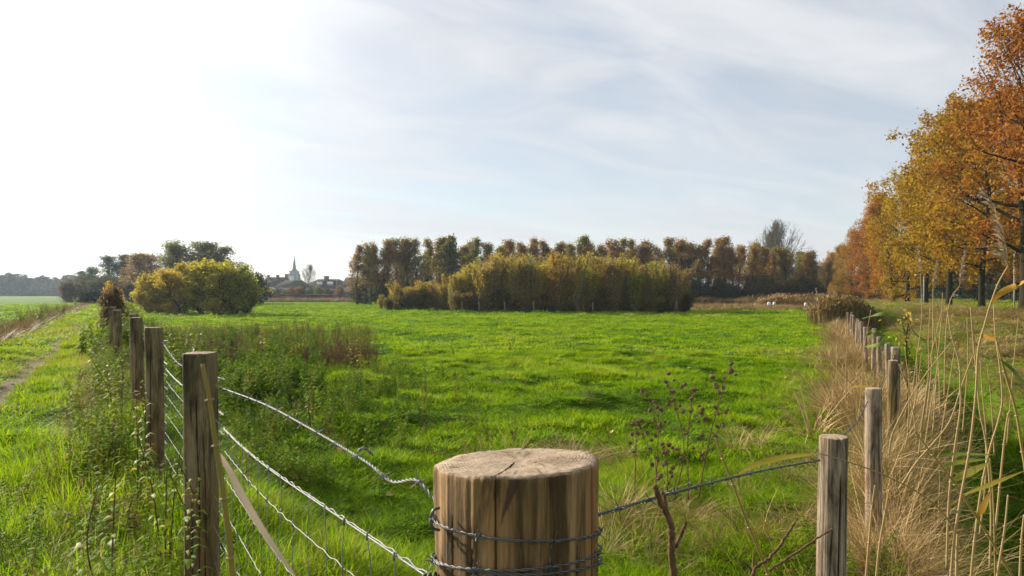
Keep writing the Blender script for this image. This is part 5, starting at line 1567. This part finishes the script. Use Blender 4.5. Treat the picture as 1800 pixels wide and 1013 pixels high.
def burdock(label, p, basepy, toppy, lean, nb, seed, d=5.0):
    g = np.random.default_rng(seed); foot = W(p, basepy, d); top = W(p + lean, toppy, d) - foot
    root = empty('seed_head_plant', foot); tag(root, label, 'dead plant', 'dead plants with round seed heads')
    S = spline(np.array([[0, 0, -.1], top * .45 + g.normal(0, .03, 3), top]), 20)
    A = Acc(); A.tube(S, np.linspace(.0055, .0025, 20), 6); mk_obj('stem', A.mesh('stem', [STEM_BROWN], True), root)
    ends = [S[-1]]
    for k in range(nb):
        i = int(6 + 13 * (k + g.uniform(0, 1)) / nb); i = min(i, 18); L_ = np.linalg.norm(top) * g.uniform(.12, .32)
        a = g.uniform(0, 6.28); dd = np.array([math.cos(a) * .7, math.sin(a) * .35, .85])
        B = spline(np.array([S[i], S[i] + dd * L_ * .5 + g.normal(0, .01, 3), S[i] + dd * L_ + [0, 0, .02]]), 8)
        A = Acc(); A.tube(B, np.linspace(.003, .0016, 8), 5); mk_obj('branch', A.mesh('branch', [STEM_BROWN], True), root); ends.append(B[-1]); ends.append(B[4] + g.normal(0, .015, 3))
    for e in ends:
        for _ in range(g.integers(1, 3)):
            b = mk_obj('seed_head', BURR[g.integers(3)], root, e + g.normal(0, .018, 3)); b.scale = (g.uniform(.65, 1.25),) * 3; b.rotation_euler = g.uniform(0, 3, 3)


burdock('leftmost low dead plant with small round seed heads', 1115, 850, 745, 3, 4, 1)
burdock('dead seed head plant with heads stacked up its thin stem, second from left', 1150, 865, 715, 8, 5, 2)
burdock('pale stemmed seed head plant in the middle of the clump', 1185, 860, 690, -5, 5, 3)
burdock('dark stemmed forked seed head plant in the middle right of the clump', 1210, 855, 690, 8, 7, 4)
burdock('tallest seed head plant leaning right at the right of the clump', 1228, 850, 668, 48, 8, 5)
burdock('short seed head plant low in the clump', 1168, 870, 790, 2, 4, 6, 4.7)


def stalkplant(label, p, basepy, toppy, d, nst, seed, leafmat, tint, lw=.05, bw=18, name='weed_plant', cat='weed', grp=None, heads=False):
    g = np.random.default_rng(seed); foot = W(p, basepy, d); hh = (basepy - toppy) / 1200 * d
    root = empty(name, foot); tag(root, label, cat, grp)
    for s in range(nst):
        lx = g.normal(0, bw / 1200 * d); h1 = hh * (1 if s == 0 else g.uniform(.6, .95))
        S = spline(np.array([[lx * .2, 0, -.1], [lx * .5, g.normal(0, .03), h1 * .5], [lx, g.normal(0, .06), h1]]), 16)
        A = Acc(); A.tube(S, np.linspace(.0036, .0018, 16), 5); mk_obj('stem', A.mesh('stem', [STEM_BROWN], True), root)
        A = Acc(); nl = int(h1 / .03)
        for k in range(nl):
            t = .25 + .75 * k / nl; i = int(t * 15); a = k * 2.2 + g.normal(0, .4); c = S[i]
            dd = np.array([math.cos(a), math.sin(a), g.uniform(-.2, .5) if not heads else .9]); l = lw * g.uniform(.6, 1.2) * (1.2 - .6 * t)
            ribbon(A, np.array([c, c + dd * l * .5 + [0, 0, .005], c + dd * l - [0, 0, l * .3]]), l * .5, a=np.clip(g.normal(tint, .2), 0, 1), nrm=(g.normal(0, .3), g.normal(0, .3), 1))
        mk_obj('foliage', A.mesh('foliage', [leafmat]), root)


BRNLEAF = mat_reed('brown_leaf', [(0.0, (0.06, .04, .02)), (1.0, (0.18, .10, .05))])
stalkplant('pair of thin brown dock stalks standing alone in the meadow', 748, 712, 635, 9.8, 3, 11, BRNLEAF, .5, .05, 8)
stalkplant('thin brown stalk cluster at mid meadow left of centre', 716, 662, 632, 14.5, 3, 12, BRNLEAF, .5, .05, 8)
stalkplant('brown stalk tuft standing in the far meadow', 862, 604, 578, 27, 4, 13, BRNLEAF, .5, .09, 6)
stalkplant('small brown stalk tuft left of the far meadow one', 797, 620, 598, 22, 4, 14, BRNLEAF, .5, .08, 6)
stalkplant('thin forked dead stalk in the middle of the meadow', 948, 727, 672, 9, 2, 15, BRNLEAF, .3, .03, 8)
stalkplant('tall yellow green leafy stalk, right one of two beside the brown weeds', 630, 660, 572, 10.5, 1, 16, YLEAF, .5, .08, 3)
stalkplant('tall yellow green leafy stalk, left one of two beside the brown weeds', 614, 660, 585, 10.5, 1, 17, YLEAF, .4, .08, 3)
stalkplant('leafy dark stemmed bramble shoots standing in the left meadow', 548, 745, 640, 7.6, 5, 18, YLEAF, .25, .06, 20)
stalkplant('small leafy shoot just left of the bramble shoots', 520, 740, 690, 7.4, 4, 19, YLEAF, .3, .05, 16)
stalkplant('yellow leafed sprout over the nettles at the fence', 462, 610, 572, 14, 2, 20, YLEAF, .6, .12, 8)
stalkplant('upright red stemmed weed in front of the second post, left', 335, 1030, 800, 2.35, 3, 21, YLEAF, .25, .05, 18)
stalkplant('leafy bramble stem left of the second post', 292, 960, 760, 2.8, 3, 22, YLEAF, .2, .055, 22)
stalkplant('dark stemmed weed standing in the verge by the near fence', 190, 1040, 830, 2.5, 2, 23, YLEAF, .2, .06, 26)
stalkplant('tall leafy weed between the second and third left posts', 240, 850, 680, 3.5, 4, 24, YLEAF, .35, .055, 20)
stalkplant('leafy weed below the post with the hole', 212, 760, 615, 5.4, 5, 25, YLEAF, .35, .07, 18)
stalkplant('bright green nettle clump right of the third left post', 330, 640, 560, 9, 7, 26, YLEAF, .3, .09, 26)

# little yellow tree above the right fence
t = tree_mesh(320, 1.5, .012, .55, .28, 6, 3, 2, 2, .035, .03, 50, 20, .1, bark=BARK, twig_r=.003, sides=5, lean=.1)
put_tree('small_sapling', t, W(1592, 640, 6.5)[0], 6.5, 1.0, 0.5, (0.50, .36, .05), 'little sapling with a few yellow leaves over the right fence', 'sapling', None)

# fallen leaves
n = 900
x, y = wedge(2.5, 30, .55)
lv = proto_set('fallen_leaf', [mk_mesh('leaf', leaf_cloud(np.zeros((1, 3)), 1, .001, .06, np.random.default_rng(s), 3)[0], np.array([[0, 1, 2, 3]]), [DRY], {'tint': [0.5] * 4}) for s in range(4)])
P = np.stack([x, y, H(x, y) + .09], -1)
scatter('fallen_leaves', 'small brown fallen leaves lying in the grass', lv, P, rng.uniform(.6, 1.2, len(x)), rng.uniform(.3, 1, len(x)), .3)

# ------------------------------------------------------------------ haze
HAZE = 0.00034


def haze():
    A = Acc(); A.box((0, 440, 10.5), (1500, 960, 27 + 2))
    m, nt, out = new_mat('air_haze')
    v = nt.nodes.new('ShaderNodeVolumePrincipled')
    v.inputs['Color'].default_value = (0.72, 0.86, 1.0, 1); v.inputs['Density'].default_value = HAZE
    v.inputs['Anisotropy'].default_value = 0.35
    nt.links.new(v.outputs[0], out.inputs['Volume'])
    tag(mk_obj('haze', A.mesh('haze', [m])), 'thin pale autumn haze over the fields', kind='stuff')


haze()
